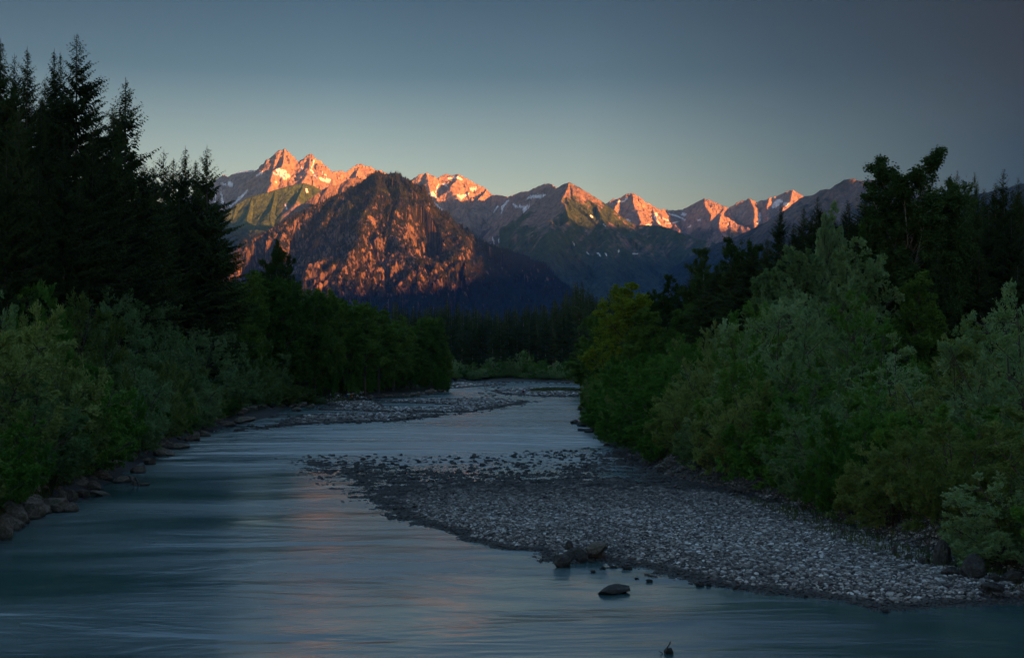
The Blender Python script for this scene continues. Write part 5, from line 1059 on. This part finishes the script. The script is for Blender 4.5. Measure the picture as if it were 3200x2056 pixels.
bm_link("pack_body", rbox(0.34, 0.24, 0.52, 0.08, 0.75), flat("red_fabric", (0.35, 0.05, 0.02)), rk); bm_link("top_flap", rbox(0.30, 0.24, 0.16, 0.06, 0.7, 0.48), flat("orange_fabric", (0.65, 0.18, 0.03)), rk)
bm_link("front_pocket", rbox(0.24, 0.10, 0.24, 0.04, 0.8, 0.06, (0, -0.15)), flat("orange_pocket", (0.55, 0.14, 0.03)), rk)
gx, gy, gz = at(1083, 1241)
bgo = link("holdall", None, None, (gx, gy, gz + 0.05), label="dark navy holdall lying on the stones left of the cool box", category="bag")
bm_link("bag_body", rbox(0.72, 0.34, 0.32, 0.12, 0.85), M_NAVY, bgo)
V, Fq = tubes([(np.array([(-0.14, s * 0.08, 0.28), (-0.12, s * 0.06, 0.42), (0.12, s * 0.06, 0.42), (0.14, s * 0.08, 0.28)]), np.full(4, 0.014)) for s in (-1, 1)], 6); link("handle", mesh_np("handle", V, Fq, True, None, [M_BLK]), bgo)
gx, gy, gz = at(1101, 1258)
bm_link("plank", rbox(0.62, 0.16, 0.05, 0.012), flat("bleached_wood", (0.62, 0.58, 0.50)), None, loc=(gx, gy, gz + 0.12), label="bleached white plank lying on the left gravel bar", category="plank").rotation_euler = (0.1, 0.12, -0.25)

# grass: island strip, tufts along the banks
t = NT("river_grass"); p = t.add('ShaderNodeNewGeometry').outputs['Position']; t.set(Base_Color=t.ramp(t.noise(p, 0.8, 3), [(0.35, (0.035, 0.055, 0.012)), (0.65, (0.085, 0.105, 0.028))]), Roughness=0.7, Specular_IOR_Level=0.2); M_GR = t.m
def grass():
    rng = np.random.RandomState(17); B = []
    def poly(pts, n, lo, hi):
        q = Gl(pts, 0.2); xs_ = [a[0] for a in q]; ys_ = [a[1] for a in q]; x = rng.uniform(min(xs_), max(xs_), n); y = rng.uniform(min(ys_), max(ys_), n); m = sdf(x, y, q) > 0; x, y = x[m], y[m]
        B.append(np.stack([x, y, ground_z(x, y), rng.uniform(lo, hi, len(x))], 1))
    poly([(1650, 1222), (1700, 1216), (1780, 1216), (1870, 1219), (1870, 1225), (1760, 1226), (1660, 1226)], 26000, 0.35, 0.7)
    poly([(1380, 1212), (1400, 1206), (1440, 1203), (1400, 1214)], 2500, 0.3, 0.6)
    def band(bx, sgn, lo, hi, a, b, y0, y1, n):
        y = y0 * (y1 / y0) ** rng.rand(n); x = np.array([bx(v) for v in y]) + sgn * rng.uniform(lo, hi, n); z = ground_z(x, y); m = (z > 0.12) & (fbm(x / 1.5, y / 1.5, 2, 9) > -0.15)
        B.append(np.stack([x, y, z, rng.uniform(a, b, n)], 1)[m])
    band(bxR, 1, -1.6, 2.5, 0.2, 0.5, 44, 380, 12000); band(bxL, -1, 0.9, 4.5, 0.3, 0.9, 58, 350, 42000)
    poly([(990, 1262), (1130, 1236), (1160, 1240), (1060, 1256)], 5000, 0.3, 0.8)
    A = np.concatenate(B); n = len(A); p_ = A[:, :3] - np.array([0, 0, 0.03]); d = unit(np.stack([rng.normal(0, 0.35, n), rng.normal(0, 0.35, n), np.ones(n)], 1)); w = unit(np.cross(d, rng.normal(0, 1, (n, 3))))
    V, Fq = leaf_quads(p_, d, w, A[:, 3], 0.012 + A[:, 1] * 0.00012)
    link("grass", mesh_np("grass", V, Fq, False, None, [M_GR]), kind="stuff", label="green grass along the banks and on the far gravel island", category="grass")
grass()
# ------------------------------------------------------------------ the evening air
hz = NT("haze_air"); hz.n.remove(hz.b)
pv = hz.add('ShaderNodeVolumePrincipled', inp={'Color': (0.12, 0.36, 1.0, 1), 'Density': 2.0e-5, 'Anisotropy': 0.0})
hz.l.new(pv.outputs[0], hz.out.inputs['Volume'])
def box_mesh(name, x0, x1, y0, y1, z0, z1, mt):
    V = [(x, y, z) for x in (x0, x1) for y in (y0, y1) for z in (z0, z1)]
    return mesh_np(name, V, [(0, 1, 3, 2), (4, 6, 7, 5), (0, 4, 5, 1), (2, 3, 7, 6), (0, 2, 6, 4), (1, 5, 7, 3)], mats=[mt])
if HAZE: link("haze", box_mesh("haze", -32000, 32000, -12000, 36000, -101, 2300, hz.m), kind="stuff", label="thin blue evening haze filling the valley air", category="haze")
